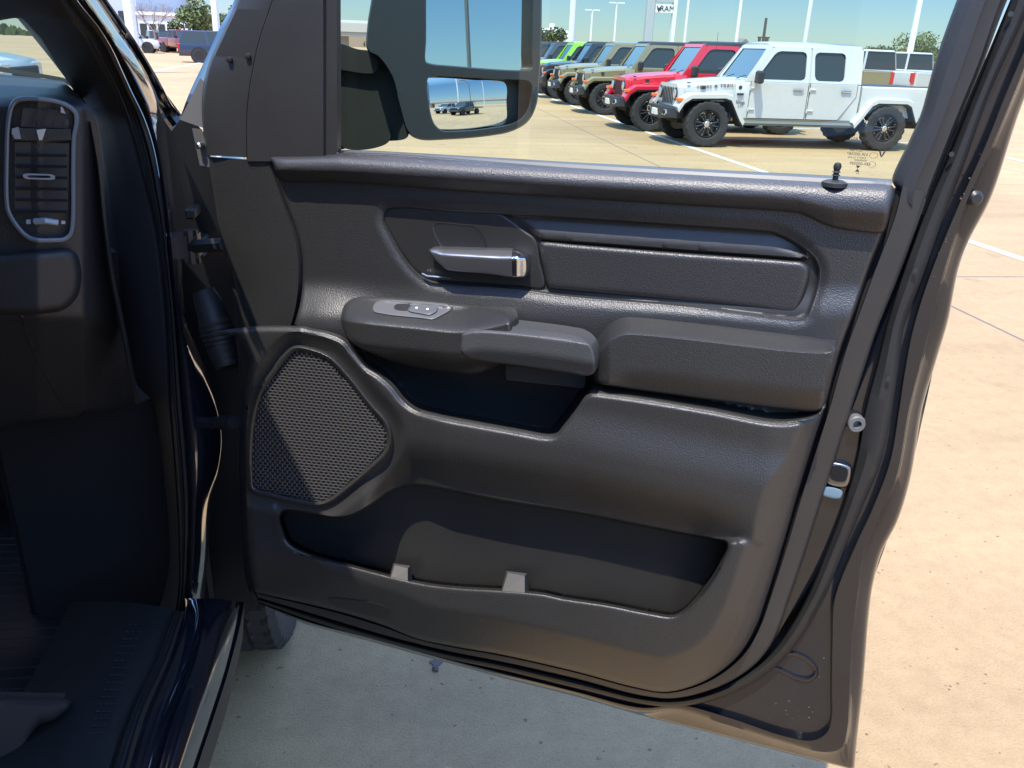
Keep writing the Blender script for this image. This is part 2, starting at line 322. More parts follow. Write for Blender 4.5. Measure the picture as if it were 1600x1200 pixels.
# ================================================================== vehicles
VM = dict(black=mat('vehicle_black_plastic', (.028, .028, .03), .5, var=.15), rim=mat('wheel_black_rim', (.02, .02, .02), .3, coat=.5), chrome=mat('vehicle_chrome', (.7, .7, .72), .15, metal=1),
    glass=mat('vehicle_dark_glass', (.035, .042, .042), .05, spec=.5), lamp=mat('headlamp_lens', (.6, .62, .65), .08, metal=.6), amber=mat('amber_lens', (.75, .16, .02), .3), spoke=mat('machined_spokes', (.09, .09, .095), .35, metal=.7), red=mat('tail_lamp_red', (.6, .01, .015), .25), plate=mat('plate_white', (.7, .7, .7), .4),
    under=mat('underbody_dark', (.02, .02, .02), .9), text=mat('dark_decal', (.04, .045, .05), .5), bgrey=mat('grey_steel_step', (.13, .15, .15), .5))
def car_paint(n, c): return mat(n, c, .28, coat=1, var=.03)
def text_mesh(name, body, size, M4, m, parent, world=True, extrude=.001, shear=0, space=1.):
    cu = bpy.data.curves.new(name, 'FONT'); cu.body = body; cu.size = size; cu.extrude = extrude; cu.shear = shear; cu.align_x = 'CENTER'; cu.align_y = 'CENTER'; cu.space_character = space
    t = bpy.data.objects.new('tmp_text', cu); COL.objects.link(t); dg = bpy.context.evaluated_depsgraph_get(); me = bpy.data.meshes.new_from_object(t.evaluated_get(dg)); bpy.data.objects.remove(t)
    n = len(me.vertices); co = np.empty(n*3); me.vertices.foreach_get('co', co); co = co.reshape(-1, 3); A = np.array(M4); V = co@A[:3, :3].T+A[:3, 3]; Fc = [tuple(p.vertices) for p in me.polygons]
    return mk(name, V, Fc, m, parent, False, world)
def frame4(o, x, y):
    x = np.array(x, float); x /= np.linalg.norm(x); y = np.array(y, float); y -= x*(y@x); y /= np.linalg.norm(y); z = np.cross(x, y); A = np.eye(4); A[:3, 0] = x; A[:3, 1] = y; A[:3, 2] = z; A[:3, 3] = o; return A
def wheel(x, y, side, R=.41, wd=.27, parent=None, rim='rim', ch=True, detail=False):
    """one road wheel: tyre part and rim sub-part; side=+1 is the left face"""
    r0 = R*.60; h = wd/2; n = 80
    prof = [(r0, -h*.75), (r0+.02, -h*.9), (R*.86, -h), (R*.95, -h*.97), (R, -h*.82), (R, -h*.3), (R, h*.3), (R, h*.82), (R*.95, h*.97), (R*.86, h), (r0+.02, h*.9), (r0, h*.75)]
    if detail: n = 264; prof = [(r0, -h*.75), (r0+.02, -h*.9), (R*.86, -h), (R*.95, -h*.97)]+[(R, h*q) for q in np.linspace(-.86, .86, 26)]+[(R*.95, h*.97), (R*.86, h), (r0+.02, h*.9), (r0, h*.75)]
    def knob(j, k, r):
        if detail: q = j-4; z_ = int(3*math.sin(q*.5)); return r-(.014 if (3 < j < 30 and ((k+z_+(3 if q > 12 else 0)) % 6 < 1 or q in (6, 13, 20))) else (.008 if j in (3, 30) and k % 6 < 2 else 0))
        if j in (3, 4, 7, 8): return r-(.016 if k % 4 < 2 else 0)
        if j in (5, 6): return r-(.014 if (k+2) % 4 < 2 else 0)
        return r
    t = MB().lathe(prof+[prof[0]], (0, 0, 0), (0, 1, 0), n, knob, False).build('tyre', BK['tyre'], parent, True, angle=30); 
    f = side*h*.55; rm = MB()
    rm.lathe([(r0-.005, f-.1*side), (r0, f+.02*side), (r0-.018, f+.035*side), (r0-.03, f), (r0-.045, f-.09*side), (.02, f-.10*side)], (0, 0, 0), (0, 1, 0), 40); sp = MB()
    for k in range(6):
        a = 2*math.pi*k/6; c, s = math.cos(a), math.sin(a)
        for dd in (-.022, .022):
            p0 = (c*.04-s*dd*.4, f, s*.04+c*dd*.4); p1 = (c*(r0-.03)-s*dd*2, f+.005*side, s*(r0-.03)+c*dd*2); sp.tube([p0, p1], [.016, .013], 6)
    o = rm.build('rim', VM[rim], t, True); sp.build('spokes', VM['spoke'], t, True)
    hb = MB().lathe([(.055, f), (.055, f+.03*side), (.035, f+.045*side)], (0, 0, 0), (0, 1, 0), 20)
    for k in range(5):
        a = 2*math.pi*k/5+.3; hb.lathe([(.014, f), (.012, f+.035*side)], (.075*math.cos(a), 0, .075*math.sin(a)), (0, 1, 0), 8)
    for k in range(8):
        a = 2*math.pi*(k+.5)/8; hb.lathe([(.010, f), (.008, f+.03*side)], ((r0-.04)*math.cos(a), 0, (r0-.04)*math.sin(a)), (0, 1, 0), 6)
    hb.build('hub', VM['chrome'], t, True)
    t.location = (x, y, R); return t
def jeep(name, label, paint, top, truckbed=False, softtop=False, decals=False):
    r = empty(name); tag(r, label, 'off-road pickup' if truckbed else 'off-road vehicle', 'off-road vehicles parked in a row')
    B = .78; xc = -2.93 if truckbed else -3.45; xe = -4.55 if truckbed else -3.45
    # tub and doors
    b = MB(); b.loft([[(x, s*(B-.0), .50), (x, s*B, .55), (x, s*(B+.015), 1.0), (x, s*(B-.01), 1.17)] for x in (0,) for s in ()]+[], caps=False) if False else None
    def section(x, top_z, hb):  # one ring of the tub at x
        return [(x, -hb+.05, .47), (x, -hb, .53), (x, -hb-.015, .9), (x, -hb+.005, top_z-.03), (x, -hb+.03, top_z), (x, hb-.03, top_z), (x, hb-.005, top_z-.03), (x, hb+.015, .9), (x, hb, .53), (x, hb-.05, .47)]
    b.loft([section(-.52, 1.17, B-.03), section(-.70, 1.17, B), section(xc, 1.17, B)])
    b.build('body', paint, r, True)
    # hood
    h = MB(); 
    def hs(x, z, hw): return [(x, -hw, .80), (x, -hw, z-.06), (x, -hw+.05, z-.01), (x, -hw*.5, z+.012), (x, -hw*.42, z+.03), (x, 0, z+.035), (x, hw*.42, z+.03), (x, hw*.5, z+.012), (x, hw-.05, z-.01), (x, hw, z-.06), (x, hw, .80)]
    h.loft([hs(.47, 1.04, .56), hs(.42, 1.075, .58), hs(.1, 1.13, .62), hs(-.3, 1.17, .67), hs(-.72, 1.19, .73)])
    ho = h.build('hood', paint, r, True)
    for s in (-1, 1):
        MB().box(.02, .10, s*.655-.008, s*.655+.008, 1.0, 1.06).build('hood_latch', VM['black'], ho); MB().box(.30, .36, s*.60-.02, s*.60+.02, 1.095, 1.115).build('hood_bumper', VM['black'], ho)
    # grille with seven slots, headlamps
    gr = MB(); gr.loft([[(x, y0*wy, z0) for y0, z0 in ((-.60, .66), (-.62, .72), (-.60, 1.02), (-.5, 1.075), (.5, 1.075), (.60, 1.02), (.62, .72), (.60, .66))] for x, wy in ((.40, 1), (.50, 1), (.515, .96))])
    go = gr.build('grille', paint, r, True)
    sl_ = MB()
    for k in range(7):
        y = (k-3)*.098; sl_.loft([[(x, y-.031, .74), (x, y-.031, .98), (x, y-.02, 1.01), (x, y+.02, 1.01), (x, y+.031, .98), (x, y+.031, .74), (x, y+.02, .71), (x, y-.02, .71)] for x in (.50, .521)])
    sl_.build('grille_slot', VM['under'], go)
    for s in (-1, 1):
        l = MB().lathe([(.115, .50), (.115, .53), (.10, .537)], (0, s*.465, .90), (1, 0, 0), 24); lo = l.build('headlight', VM['black'], r, True)
        MB().lathe([(.092, .53), (.09, .545), (.05, .556)], (0, s*.465, .90), (1, 0, 0), 24).build('lens', VM['lamp'], lo, True)
    # fenders: flat topped flares over each wheel
    def flare(xa, rear=False):
        for s in (-1, 1):
            m = MB(); P = [(.60, .70), (.50, .86), (.36, .945), (-.30, .965), (-.42, .93), (-.62, .60), (-.70, .50)] if not rear else [(.66, .50), (.56, .62), (.36, .90), (.24, .955), (-.36, .955), (-.46, .91), (-.62, .62)]
            rings = []
            for px, pz in P:
                rings.append([(xa+px, s*.62, pz), (xa+px, s*.90, pz), (xa+px, s*.94, pz-.03), (xa+px*.955, s*.94, pz-.095), (xa+px*.94, s*.90, pz-.095), (xa+px*.94, s*.62, pz-.06)])
            m.loft(rings); fo = m.build('fender', paint, r, True)
            k = MB(); rings = []
            for px, pz in P: rings.append([(xa+px*.95, s*.93, pz-.09), (xa+px*.94, s*.93, pz-.125), (xa+px*.88, s*.70, pz-.125), (xa+px*.88, s*.70, pz-.08)])
            k.loft(rings).build('fender_liner', VM['under'], fo)
            if not rear: MB().box(xa+.44, xa+.585, s*.80-.10, s*.80+.13, .79, .85, .01).build('indicator', VM['amber'], fo); MB().box(-.66, -.55, s*.80-.05, s*.80+.02, .93, .96).build('fender_vent', VM['black'], fo)
    flare(0)
    ra = -3.49 if truckbed else -2.95
    flare(ra, True)
    # inner wells and chassis
    MB().box(-.9, .35, -.56, .56, .45, .85).box(ra-.5, ra+.6, -.6, .6, .42, .8).box(xe, .4, -.35, .35, .38, .55).box(.1, -.1, -.7, .7, .36, .46).box(ra+.06, ra-.06, -.7, .7, .34, .48).build('chassis', VM['under'], r)
    # front bumper with fog lamps, winch plate
    bm = MB(); bm.loft([[(x, -w_, .50), (x, -w_, .66), (x+dx, -w_*.5, .68), (x+dx, w_*.5, .68), (x, w_, .66), (x, w_, .50), (x+dx*.8, w_*.5, .46), (x+dx*.8, -w_*.5, .46)] for x, w_, dx in ((.42, .74, 0), (.55, .80, .02), (.66, .74, .04), (.70, .60, .05))])
    bo = bm.build('front_bumper', VM['black'], r, True)
    MB().box(.60, .765, -.16, .16, .50, .62, .01).build('plate', VM['plate'], bo)
    for s in (-1, 1):
        MB().loft([[(.66+d, s*.50-.12, .53), (.66+d, s*.50-.10, .63), (.66+d, s*.50+.10, .63), (.66+d, s*.50+.13, .56), (.66+d, s*.50+.08, .53)] for d in (0, .06)]).build('fog_lamp_bezel', VM['chrome'], bo)
        MB().lathe([(.045, .72), (.04, .735)], (0, s*.50, .58), (1, 0, 0), 16).build('fog_lamp', VM['under'], bo, True)
    MB().box(xe-.16, xe, -.78, .78, .48, .62, .03).build('rear_bumper', VM['black'], r)
    # windshield
    zt = 1.80; x0, x1 = -.70, -1.12
    ws = MB(); A = [(x0, -.74, 1.16), (x0, .74, 1.16), (x1, .64, zt), (x1, -.64, zt)]; Bq = [(x0-.055, -.65, 1.22), (x0-.055, .65, 1.22), (x1+.04, .56, zt-.07), (x1+.04, -.56, zt-.07)]
    off = np.array([-.05, 0, -.03]); A2 = [tuple(np.array(v)+off) for v in A]; B2 = [tuple(np.array(v)+off) for v in Bq]
    ws.add(A+Bq+A2+B2, [(i, (i+1) % 4, (i+1) % 4+4, i+4) for i in range(4)]+[(i+8, i+12, (i+1) % 4+12, (i+1) % 4+8) for i in range(4)]+[(i, i+8, (i+1) % 4+8, (i+1) % 4) for i in range(4)])
    wo = ws.build('windshield_frame', paint, r)
    MB().add([tuple(np.array(v)+np.array([-.012, 0, -.006])) for v in Bq], [(0, 1, 2, 3)]).build('windshield', VM['wsg'], wo)
    for s in (-.28, .3): MB().tube([(x0+.03, s, 1.20), (x0-.02, s+.35, 1.27)], .008, 5).build('wiper', VM['black'], wo)
    # upper cab : roof + pillars + side glass
    tm = paint if top is None else top; zr = 1.83
    rf = MB(); xr = xc+.02
    rf.loft([[(x, -w_, z0) , (x, -w_+.02, z1), (x, -w_*.7, z1+.03), (x, w_*.7, z1+.03), (x, w_-.02, z1), (x, w_, z0)] for x, w_, z0, z1 in ((x1-.0, .635, 1.775, 1.80), (x1-.05, .655, 1.765, 1.825), (xc*.6+x1*.4, .66, 1.765, 1.835), (xr+.04, .655, 1.765, 1.825), (xr, .64, 1.765, 1.80))])
    rf.build('roof', tm, r, True)
    # side walls with window openings
    def side_wall(xa, xb, slant_front, m, nm):
        # frame from belt to roof; a trapezoid ring with the glass inset
        for s in (-1, 1):
            def P(x, z): return (x, s*(.775-(z-1.17)*.19), z)
            O = [P(xa, 1.17), P(xa-slant_front, 1.77), P(xb, 1.77), P(xb, 1.17)]; t = .07
            I = [P(xa-t*.9-.02, 1.21), P(xa-slant_front-t*.7, 1.70), P(xb+t, 1.70), P(xb+t, 1.21)]
            I2 = [(a, b_-s*.03, c) for a, b_, c in I]
            k = MB().add(O+I+I2, [(i, (i+1) % 4, (i+1) % 4+4, i+4) for i in range(4)]+[(i+4, (i+1) % 4+4, (i+1) % 4+8, i+8) for i in range(4)]); 
            cxm = sum(v[0] for v in I)/4; czm = sum(v[2] for v in I)/4
            for j in range(4):
                v = np.array(I[j]); e1 = np.array(I[(j+1) % 4])-v; e2 = np.array(I[(j-1) % 4])-v; e1 *= .085/np.linalg.norm(e1); e2 *= .085/np.linalg.norm(e2); o_ = np.array([0, s*.001, 0])
                k.add([tuple(v+o_), tuple(v+e1+o_), tuple(v+e1*.3+e2*.3+o_), tuple(v+e2+o_)], [(0, 1, 2, 3)])
            ko = k.build(nm, m, r)
            MB().add(I2, [(0, 1, 2, 3)]).build('window_pane', VM['glass'], ko)
    side_wall(-.80, -1.90, .40, paint, 'front_door_frame')
    for s in (-1, 1):
        f_ = lambda x, z: (x, s*(.760-(z-1.17)*.19), z)
        MB().add([f_(-.66, 1.17), f_(-1.10, 1.79), f_(-1.24, 1.79), f_(-.84, 1.17)], [(0, 1, 2, 3)]).build('pillar', paint, r); MB().add([f_(-1.86, 1.17), f_(-1.86, 1.78), f_(-1.97, 1.78), f_(-1.97, 1.17)], [(0, 1, 2, 3)]).build('pillar', paint, r)
    side_wall(-1.93, -2.66, .0, paint, 'rear_door_frame')
    if truckbed:
        for s in (-1, 1):
            MB().add([(-2.66, s*.775, 1.17), (-2.66, s*.66, 1.77), (xc, s*.655, 1.77), (xc, s*.775, 1.17)], [(0, 1, 2, 3)]).build('cab_corner', paint, r)
        MB().add([(xc, -.775, 1.17), (xc, .775, 1.17), (xc, .655, 1.80), (xc, -.655, 1.80)], [(0, 1, 2, 3)]).build('rear_wall', paint, r)
    else:
        for s in (-1, 1):
            MB().add([(-2.66, s*.775, 1.17), (-2.66, s*.66, 1.77), (xc, s*.655, 1.77), (xc, s*.775, 1.17)], [(0, 1, 2, 3)]).build('quarter_window', VM['glass'], r)
        MB().add([(xc, -.775, 1.17), (xc, .775, 1.17), (xc, .655, 1.80), (xc, -.655, 1.80)], [(0, 1, 2, 3)]).build('rear_window', VM['glass'], r)
    for s in (-1, 1):   # door seams, handles, hinges
        Y = s*(B+.012)
        for (xa, xb, nm) in ((-.78, -1.90, 'front_door'), (-1.93, -2.86, 'rear_door')):
            rear = nm == 'rear_door'
            prof = [(xa, 1.165), (xa, .53), (xb, .53), (xb, 1.165)] if not rear else [(xa, 1.165), (xa, .53), (xb+.30, .53), (xb, .95), (xb, 1.165)]
            d = MB(); n = len(prof); cx = sum(p[0] for p in prof)/n; cz = sum(p[1] for p in prof)/n
            O = [(x, Y+s*.001-s*(0.01 if z > 1.1 else 0)*1, z) for x, z in prof]; I = [(x+(cx-x)*.02, Y+s*.014, z+(cz-z)*.02) for x, z in prof]
            d.add(O+I, [tuple(range(n, 2*n))]+[(i, (i+1) % n, (i+1) % n+n, i+n) for i in range(n)]); do = d.build(nm, paint, r)
            sm = MB(); sm.tube([(x, Y+s*.003, z) for x, z in prof], .006, 5); sm.build('door_seam', VM['under'], do)
            MB().box(xb+.10 if not rear else xb+.12, xb+.30 if not rear else xb+.32, Y+s*.01, Y+s*.05, 1.03, 1.065, .01).build('door_handle', VM['chrome'] if decals else VM['black'], do)
            for z in (.67, 1.04): hi = MB(); hi.box(xa+.0, xa-.10, Y+s*.01, Y+s*.04, z, z+.035, .01); hi.tube([(xa+.01, Y+s*.03, z-.02), (xa+.01, Y+s*.03, z+.055)], .014, 6); hi.build('door_hinge', paint, do)
        mr = MB(); mr.box(-.92, -.80, s*.86, s*1.06, 1.14, 1.36, .03); mr.tube([(-.86, s*.78, 1.17), (-.86, s*.93, 1.16), (-.86, s*.93, 1.2)], .022, 6); mr.build('side_mirror', VM['black'], r)
        MB().loft([[(x, s*(.80+a), .40+b_) for a, b_ in ((0, 0), (.10, .01), (.12, .05), (0, .09))] for x in (-.66, ra+.68)]).build('side_step', VM['bgrey'], r)
    if truckbed:
        bd = MB(); 
        def bs(x): return [(x, -B, .60), (x, -B-.012, .9), (x, -B, 1.12), (x, -B+.03, 1.145), (x, -B+.10, 1.145), (x, -B+.11, 1.10), (x, -B+.11, .70), (x, B-.11, .70), (x, B-.11, 1.10), (x, B-.10, 1.145), (x, B-.03, 1.145), (x, B, 1.12), (x, B+.012, .9), (x, B, .60)]
        bd.loft([bs(-2.97), bs(-4.55)]); bo2 = bd.build('bed', paint, r, True)
        MB().box(-4.5, -3.0, -.66, .66, 1.11, 1.15).build('bed_cover', VM['black'], bo2)
    for x in (0, ra):
        for s in (-1, 1): wheel(x, s*.80, s, parent=r, rim='rim')
    if not truckbed:
        sw = wheel(0, 0, -1, parent=r); sw.rotation_euler = (0, 0, rad(90)); sw.location = (xc-.2, 0, 1.0)
    if decals:
        text_mesh('hood_lettering', 'TEXAS ★ TRAIL', .088, frame4((-.155, .668, 1.058), (-1, 0.125, .09), (0, -.1, 1)), VM['text'], r, False, .002, 0, 1.12)
        text_mesh('fender_badge', 'Jeep', .10, frame4((-.62, .80, .80), (-1, 0, 0), (0, 0, 1)), VM['text'], r, False, .003)
        MB().lathe([(.035, 0), (.033, .006)], (-.60, B-.01, 1.06), (0, 1, 0), 12).build('fender_emblem', VM['text'], r, True)
        a = MB(); a.tube([(-.55, -.6, 1.1), (-.56, -.62, 2.0)], .004, 5); a.build('antenna', VM['black'], r)
    return r
def ws_glass():
    return mat('windshield_reflective', (.05, .09, .11), .03, spec=1., coat=1)
VM['wsg'] = ws_glass()
P_white = car_paint('white_paint', (.56, .56, .54)); P_red = car_paint('red_paint', (.62, .012, .03)); P_gobi = car_paint('khaki_paint', (.235, .205, .105)); P_lime = car_paint('lime_green_paint', (.30, .62, .02)); P_black = car_paint('black_paint', (.012, .016, .018)); P_navy = car_paint('navy_paint', (.018, .026, .06)); P_dgrey = car_paint('dark_grey_paint', (.06, .065, .06))
T_black = mat('black_hard_top', (.022, .022, .024), .45, bump=('noise', 200, .001))
Yn = 16.27; XF = 5.6
rows = [('off_road_pickup', 'white crew cab off-road pickup with hood lettering, nearest in the row', P_white, None, True, True, 16.27, 5.60),
    ('off_road_vehicle', 'red off-road vehicle with black top parked behind the white pickup', P_red, T_black, False, False, 19.1, 5.34),
    ('off_road_vehicle', 'khaki off-road vehicle with black roof, parked just behind the red one', P_gobi, T_black, False, False, 23.6, 5.40),
    ('off_road_vehicle', 'khaki off-road vehicle with khaki roof, second khaki one from the red', P_gobi, None, False, False, 27.2, 5.40),
    ('off_road_vehicle', 'black off-road vehicle parked between the khaki and the lime green ones', P_black, T_black, False, False, 30.4, 5.40),
    ('off_road_vehicle', 'lime green off-road vehicle far along the row of parked ones', P_lime, None, False, False, 33.6, 5.40),
    ('off_road_vehicle', 'dark grey off-road vehicle just beyond the lime green one', P_dgrey, T_black, False, False, 37.6, 5.40),
    ('off_road_vehicle', 'black off-road vehicle at the far end of the row', P_black, T_black, False, False, 41.2, 5.30)]
made = {}
def copy_tree(o, parent=None):
    c = o.copy(); COL.objects.link(c)
    if parent is not None: c.parent = parent
    for ch in o.children: copy_tree(ch, c)
    return c
for nm, lb, pt, tp, bed, dec, y, x in rows:
    key = (pt.name, tp.name if tp else '', bed)
    if key in made: r = copy_tree(made[key]); r['label'] = lb
    else: r = jeep(nm, lb, pt, tp, bed, False, dec); made[key] = r
    r.location = (x, y, 0); r.rotation_euler = (0, 0, math.pi)
# ---- generic road vehicles further off
def car(name, label, cat, kind, paint, loc, rz, group=None, detail=True):
    """kind: suv | pickup | flatbed ; x forward, origin under the middle"""
    r = empty(name, loc, rz); tag(r, label, cat, group)
    hw = .96; L = 2.45 if kind == 'suv' else 2.9; zt = 1.85 if kind == 'suv' else 1.95
    zb = .38 if kind == 'suv' else .52; ax = (L-.95, -L+1.15); belt = 1.12 if kind == 'suv' else 1.28; R = .40
    def sec(x, z, w_, zl=zb): return [(x, -w_+.06, zl), (x, -w_, zl+.1), (x, -w_-.01, z*.7), (x, -w_+.03, z-.04), (x, -w_+.1, z), (x, w_-.1, z), (x, w_-.03, z-.04), (x, w_+.01, z*.7), (x, w_, zl+.1), (x, w_-.06, zl)]
    xw = L-1.35; hood = belt-.06
    back = -L if kind == 'suv' else -.85
    b = MB().loft([sec(L, hood-.22, hw-.12), sec(L-.1, hood-.08, hw-.04), sec(L-.5, hood, hw), sec(xw, belt, hw), sec(back+.1, belt, hw), sec(back, belt-.03, hw-.03)]); b.build('body', paint, r, True)
    top0 = xw-.65; top1 = back+.12 if kind == 'pickup' or kind == 'flatbed' else -L+.35
    def rg(x, z, w_): return [(x, -w_, z), (x, w_, z)]
    gh = [[(xw+.05, -hw+.08, belt-.02), (xw+.05, hw-.08, belt-.02), (back+.05, hw-.08, belt-.02), (back+.05, -hw+.08, belt-.02)], [(top0, -hw+.2, zt-.05), (top0, hw-.2, zt-.05), (top1, hw-.2, zt-.05), (top1, -hw+.2, zt-.05)]]
    MB().loft(gh, caps=False).build('window', VM['glass'], r)
    MB().loft([[(top0+.04, -hw+.19, zt-.06), (top0+.04, hw-.19, zt-.06), (top1-.03, hw-.19, zt-.06), (top1-.03, -hw+.19, zt-.06)], [(top0-.02, -hw+.24, zt), (top0-.02, hw-.24, zt), (top1+.03, hw-.24, zt), (top1+.03, -hw+.24, zt)]]).build('roof', paint, r)
    for s in (-1, 1):
        pl = MB()
        for xa, xb in ((xw+.04, top0), ((xw+back)/2-.05, (top0+top1)/2), (back+.05, top1)):
            pl.add([(xa+.05, s*(hw-.075), belt-.02), (xa-.05, s*(hw-.075), belt-.02), (xb-.05, s*(hw-.195), zt-.05), (xb+.05, s*(hw-.195), zt-.05)], [(0, 1, 2, 3)])
        pl.build('pillar', paint, r)
        MB().box(L-.12, L-.02, s*(hw-.22)-.16, s*(hw-.22)+.16, hood-.28, hood-.12, .02).build('headlight', VM['lamp'], r)
        MB().box(xw-.12, xw+.02, s*(hw+.02), s*(hw+.22), belt-.02, belt+.2, .03).build('side_mirror', VM['black'], r)
        for xd in (xw-.4, xw-1.4): MB().box(xd-.1, xd+.1, s*(hw+.005), s*(hw+.03), belt-.2, belt-.17, .005).build('door_handle', VM['chrome'], r)
    MB().box(L-.06, L+.015, -.62, .62, zb+.25, hood-.18, .02).build('grille', VM['under'], r)
    MB().box(L-.1, L+.08, -hw+.05, hw-.05, zb-.02, zb+.2, .05).build('front_bumper', VM['black'], r)
    if kind == 'pickup':
        MB().loft([sec(-.9, belt-.02, hw), sec(-L, belt-.02, hw-.01)]).build('bed', paint, r, True)
        MB().box(-L-.14, -L-.02, -hw, hw, zb, zb+.2, .04).build('rear_bumper', VM['chrome'], r)
        MB().box(-L-.03, -L+.02, -.70, .70, zb+.25, belt-.03, .02).build('tailgate', paint, r)
    if kind == 'flatbed':
        f = MB().box(-L-.5, -.95, -1.1, 1.1, .95, 1.08, .02)
        for s in (-1, 1): f.tube([(-1.0, s*1.0, 1.05), (-1.0, s*1.0, 2.0), (-1.0, 0, 2.0)], .04, 6)
        for k in range(5): f.tube([(-1.0, -.8+.4*k, 1.05), (-1.0, -.8+.4*k, 2.0)], .025, 5)
        f.build('flatbed', VM['under'], r)
    for s in (-1, 1):
        if kind != 'flatbed': MB().box(-L-.025, -L+.06, s*(hw-.09)-.08, s*(hw-.09)+.085, belt-.42, belt-.05, .01).build('tail_light', VM['red'], r)
        for x in ax:
            MB().lathe([(.49, s*(hw-.3)), (.49, s*(hw+.017)), (.43, s*(hw+.02))], (x, 0, R+.02), (0, 1, 0), 28).build('wheel_arch', VM['under'], r)
            wheel(x, s*(hw-.10), s, R, .26, r, 'chrome' if kind == 'suv' else 'rim', False)
    return r
far = 'cars on the far side of the lot'
p = WY(345, 80, 58.); car('parked_suv', 'big navy blue sport utility vehicle parked near the tall white pole', 'suv', 'suv', P_navy, (p[0], 58, 0), rad(12), far)
p = WY(203, 70, 80.); car('parked_suv', 'white sport utility vehicle parked by the bare tree', 'suv', 'suv', P_white, (p[0], 80, 0), rad(8), far)
p = WY(284, 70, 84.); car('parked_pickup', 'dark red pickup parked left of the navy vehicle', 'pickup', 'pickup', car_paint('dark_red_paint', (.25, .02, .035)), (p[0], 84, 0), rad(-55), far)
p = WY(262, 70, 90.); car('parked_suv', 'black sport utility vehicle parked between white and dark red ones', 'suv', 'suv', P_black, (p[0], 90, 0), rad(-65), far)
p = WY(248, 70, 92.); car('parked_suv', 'grey white sport utility vehicle between the first white one and the black one', 'suv', 'suv', car_paint('silver_paint', (.45, .46, .48)), (p[0], 92, 0), rad(-70), far)
gp = 'pickups parked behind the white off-road pickup'
q = WY(1400, 100, 29.); car('parked_pickup', 'brown dark pickup with red tail light seen over the white bed', 'pickup', 'pickup', P_gobi, (14.6, 30.5, 0), rad(115), gp)
car('parked_pickup', 'white pickup with its tailgate toward the white off-road pickup', 'pickup', 'pickup', P_white, (17.3, 31.6, 0), rad(112), gp)
car('parked_pickup', 'white pickup at the right by the window pillar', 'pickup', 'pickup', P_white, (21.6, 36., 0), rad(112), gp)
car('parked_suv', 'black sport utility vehicle behind the dark pickup', 'suv', 'suv', P_black, (18.2, 38.5, 0), rad(112), gp)
# vehicles reflected in the lower mirror
gm = 'trucks seen in the convex mirror'
car('parked_pickup', 'white double cab pickup reflected at the left of the lower mirror', 'pickup', 'pickup', P_white, (24, -8.2, 0), rad(200), gm)
car('flatbed_truck', 'black flatbed truck reflected in the middle of the lower mirror', 'truck', 'flatbed', P_black, (21, -4.2, 0), rad(200), gm)
car('parked_pickup', 'dark pickup seen ahead through the windshield', 'pickup', 'pickup', P_white, (-9.0, 15.4, 0), rad(3))
# ---- light poles
M_pole = mat('white_pole_paint', (.78, .78, .76), .5, var=.05); M_head = mat('lamp_head_white', (.7, .7, .7), .5); M_conc = mat('grey_concrete', (.42, .40, .37), .85, var=.15)
def pole(px, py, Y, h, r, label, heads=2):
    b = WY(px, py, Y); e = empty('street_lamp', (b[0], Y, 0)); tag(e, label, 'lamp post', 'white lot lamp posts')
    MB().tube([(0, 0, .6), (0, 0, h)], [r, r*.7], 10).build('pole', M_pole, e, True); MB().lathe([(.3, 0), (.3, .65), (.26, .7)], (0, 0, 0), (0, 0, 1), 14).build('base', M_conc, e, True)
    m = MB()
    for k in range(heads):
        s = (-1, 1)[k % 2]; m.box(min(s*.1, s*1.0), max(s*.1, s*1.0), -.18, .18, h-.05, h+.12, .03); 
    m.build('lamp_head', M_head, e)
pole(893, 70, 44, 12, .14, 'tall thick white lamp post rising behind the lime green vehicle')
pole(890, 55, 92, 9.2, .12, 'white lamp post standing close behind the thick tall one')
pole(923, 60, 118, 6.3, .16, 'short white lamp post right of the thick tall one')
pole(960, 60, 112, 7.0, .15, 'white lamp post with its head visible left of the pylon sign')
pole(1070, 60, 70, 7.0, .12, 'white lamp post with its head visible right of the pylon sign')
pole(1151, 60, 58, 12, .12, 'tall white lamp post above the red vehicle')
pole(1260, 50, 42, 12, .11, 'tall white lamp post rising behind the white cab roof')
pole(1424, 70, 36, 12, .13, 'tall thick white lamp post above the white pickup bed')
pole(339, 50, 60, 12, .24, 'tall white lamp post in front of the navy vehicle')
pole(205, 40, 40, 12, .24, 'thick white post at the left by the windshield pillar', 0)
# mirror-side posts
for (X, Y, r) in ((30, -8.3, .16), (52, -10.9, .13), (60, -7, .12)):
    e = empty('street_lamp', (X, Y, 0)); tag(e, {30: 'white lamp post reflected nearest in the lower mirror', 52: 'grey curved arm lamp post reflected in the upper mirror', 60: 'distant white lamp post reflected in the lower mirror'}[X], 'lamp post', 'white lot lamp posts')
    m = MB().tube([(0, 0, 0), (0, 0, 9), (0, 0, 11)] if X != 52 else [(0, 0, 0), (0, 0, 9), (0, -.4, 10.2), (0, -1.4, 11), (0, -3.5, 11.3)], r, 8).build('pole', M_pole if X != 52 else VM['bgrey'], e, True)
# utility pole
b = WY(1193, 60, 75); e = empty('utility_pole', (b[0], 75, 0)); tag(e, 'dark wooden utility pole with small crossarm above the white cab', 'utility pole')
M_wood = mat('dark_pole_wood', (.10, .09, .085), .9, var=.2)
MB().tube([(0, 0, 0), (0, 0, 4.6)], [.15, .11], 8).build('pole', M_wood, e, True); MB().box(-.55, .55, -.06, .06, 3.0, 3.1).box(-.45, -.25, -.1, .1, 2.7, 3.0).box(.2, .45, -.1, .1, 2.6, 3.0).build('crossarm', M_wood, e)
